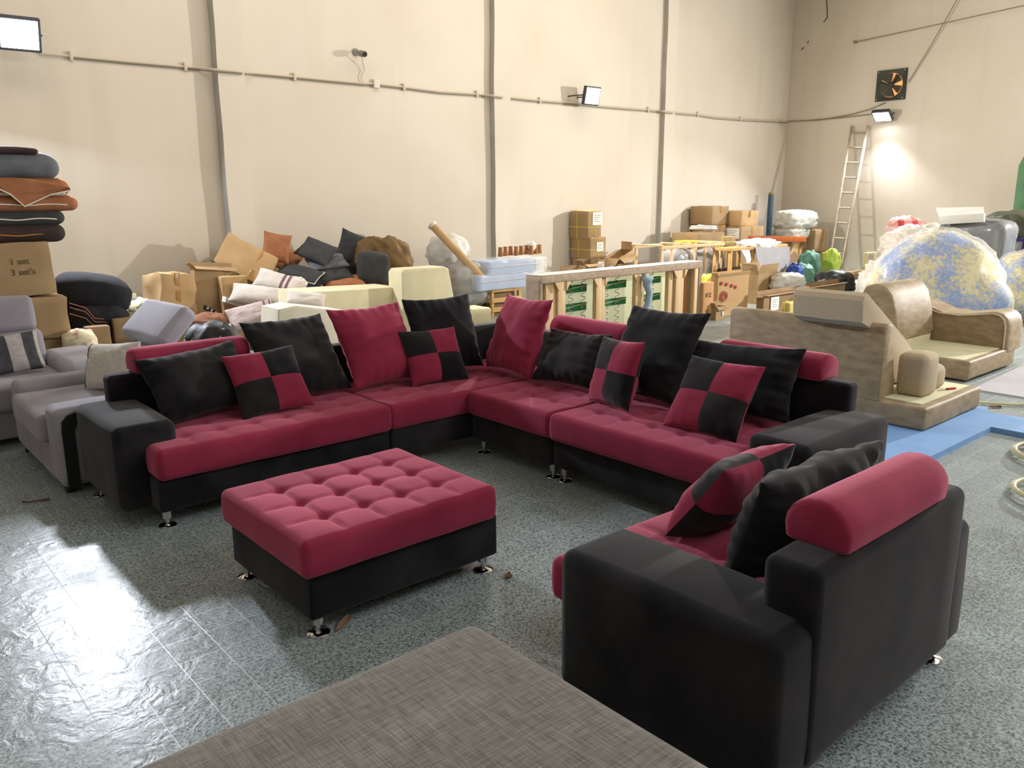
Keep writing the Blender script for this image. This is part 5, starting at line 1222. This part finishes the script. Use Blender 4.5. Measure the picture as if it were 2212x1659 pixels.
# security camera
cc = thing('security_camera', 'small grey security camera on the long wall', 'camera', gy(768, 113, WY)); cl = world_loc(cc)
CAMM = mat('camera_grey', '#8b8780', rough=.5); d1 = gy(788, 117, WY - .25) - cl
lathe('wall_plate', [(.05, 0), (.05, .02), (.03, .03)], CAMM, cc, (0, -.002, 0), 14, False, (rad(90), 0, 0))
tube('arm', [(0, -.02, 0), (.03, -.08, .01), d1 * .5], .012, CAMM, cc, k=8)
tube('housing', [d1 * .42, d1 * .5, d1 * .98, d1], [.03, .042, .042, .036], CAMM, cc, k=14)
tube('lens', [d1 * .99, d1 * 1.06], [.034, .03], BLKP, cc, k=12)
tube('pigtail', [d1 * .6, gy(785, 140, WY - .06) - cl, gy(788, 152, WY - .04) - cl, gy(780, 166, WY - .03) - cl, gy(784, 178, WY - .03) - cl], .007, CAB, cc, k=5)
# exhaust fan in the end wall
fan = thing('exhaust_fan', 'square exhaust fan in the end wall with evening light behind its blades', 'fan', gx(1926, 184, WX)); fl_ = world_loc(fan)
FANM = mat('fan_metal', '#3c3f36', '#333629', rough=.5, metal=.4, scale=6.)
FR = .235
V = []; Fc = []; n = 32; hw = .30
for dx in (-.045, .0):
    for i in range(n):
        a_ = 2 * math.pi * i / n; c_, s_ = math.cos(a_), math.sin(a_); qq = 1 / max(abs(c_), abs(s_))
        V.append((dx, c_ * qq * hw, s_ * qq * hw)); V.append((dx + (.015 if dx < -.01 else 0), c_ * FR, s_ * FR))
for i in range(n):
    j = (i + 1) % n
    Fc += [(2 * i, 2 * j, 2 * j + 1, 2 * i + 1), (2 * i, 2 * n + 2 * i, 2 * n + 2 * j, 2 * j), (2 * i + 1, 2 * j + 1, 2 * n + 2 * j + 1, 2 * n + 2 * i + 1)]
link('frame', mesh('frame', V, Fc, False), FANM, fan)
lathe('back_opening', [(FR, 0), (FR, .006)], mat('evening_opening', '#d98a52', emit='#ff9a5a', estr=1.1), fan, (-.012, 0, 0), 28, False, (0, rad(90), 0))
for i in range(5):
    a0 = 2 * math.pi * i / 5 + .5 + math.pi; P = []; wd_ = (.36, .60, .62, .60, .44)[i]
    for k_ in range(6):
        a_ = a0 - wd_ + 2 * wd_ * k_ / 5; P.append((-.028 - .012 * (k_ / 5), math.cos(a_) * FR * .97, math.sin(a_) * FR * .97))
    P = [(-.03, math.cos(a0 + .6) * .045, math.sin(a0 + .6) * .045), (-.03, math.cos(a0 - .6) * .045, math.sin(a0 - .6) * .045)] + P
    plate('blade', P, .004, FANM, fan, nrm=(1, 0, 0))
lathe('hub', [(.06, 0), (.06, .03), (.03, .04)], FANM, fan, (-.03, 0, 0), 16, False, (0, rad(-90), 0))
for a_ in (.25, 2.3, 4.4): tube('strut', [(-.05, .05 * math.cos(a_), .05 * math.sin(a_)), (-.045, FR * 1.05 * math.cos(a_), FR * 1.05 * math.sin(a_))], .009, FANM, fan, k=6)
for sy in (-1, 1):
    for sz in (-1, 1): lathe('bolt', [(.012, 0), (.012, .008)], ALU, fan, (-.045, sy * .265, sz * .265), 8, False, (0, rad(-90), 0))

# old cracks in the end wall
CRK = mat('crack', '#5f5548', rough=.9)
for seg_ in (((1785, -10), (1787, 28)), ((1779, 48), (1787, 38)), ((1744, 94), (1747, 88)), ((1731, 108), (1736, 102)), ((1787, 28), (1787, 38))):
    p, q = [gx(x, y, WX - .002) for x, y in seg_]; o = upright_bar('crack', p - Vector(wall_right.location), q - Vector(wall_right.location), (.02, .02), CRK, wall_right)
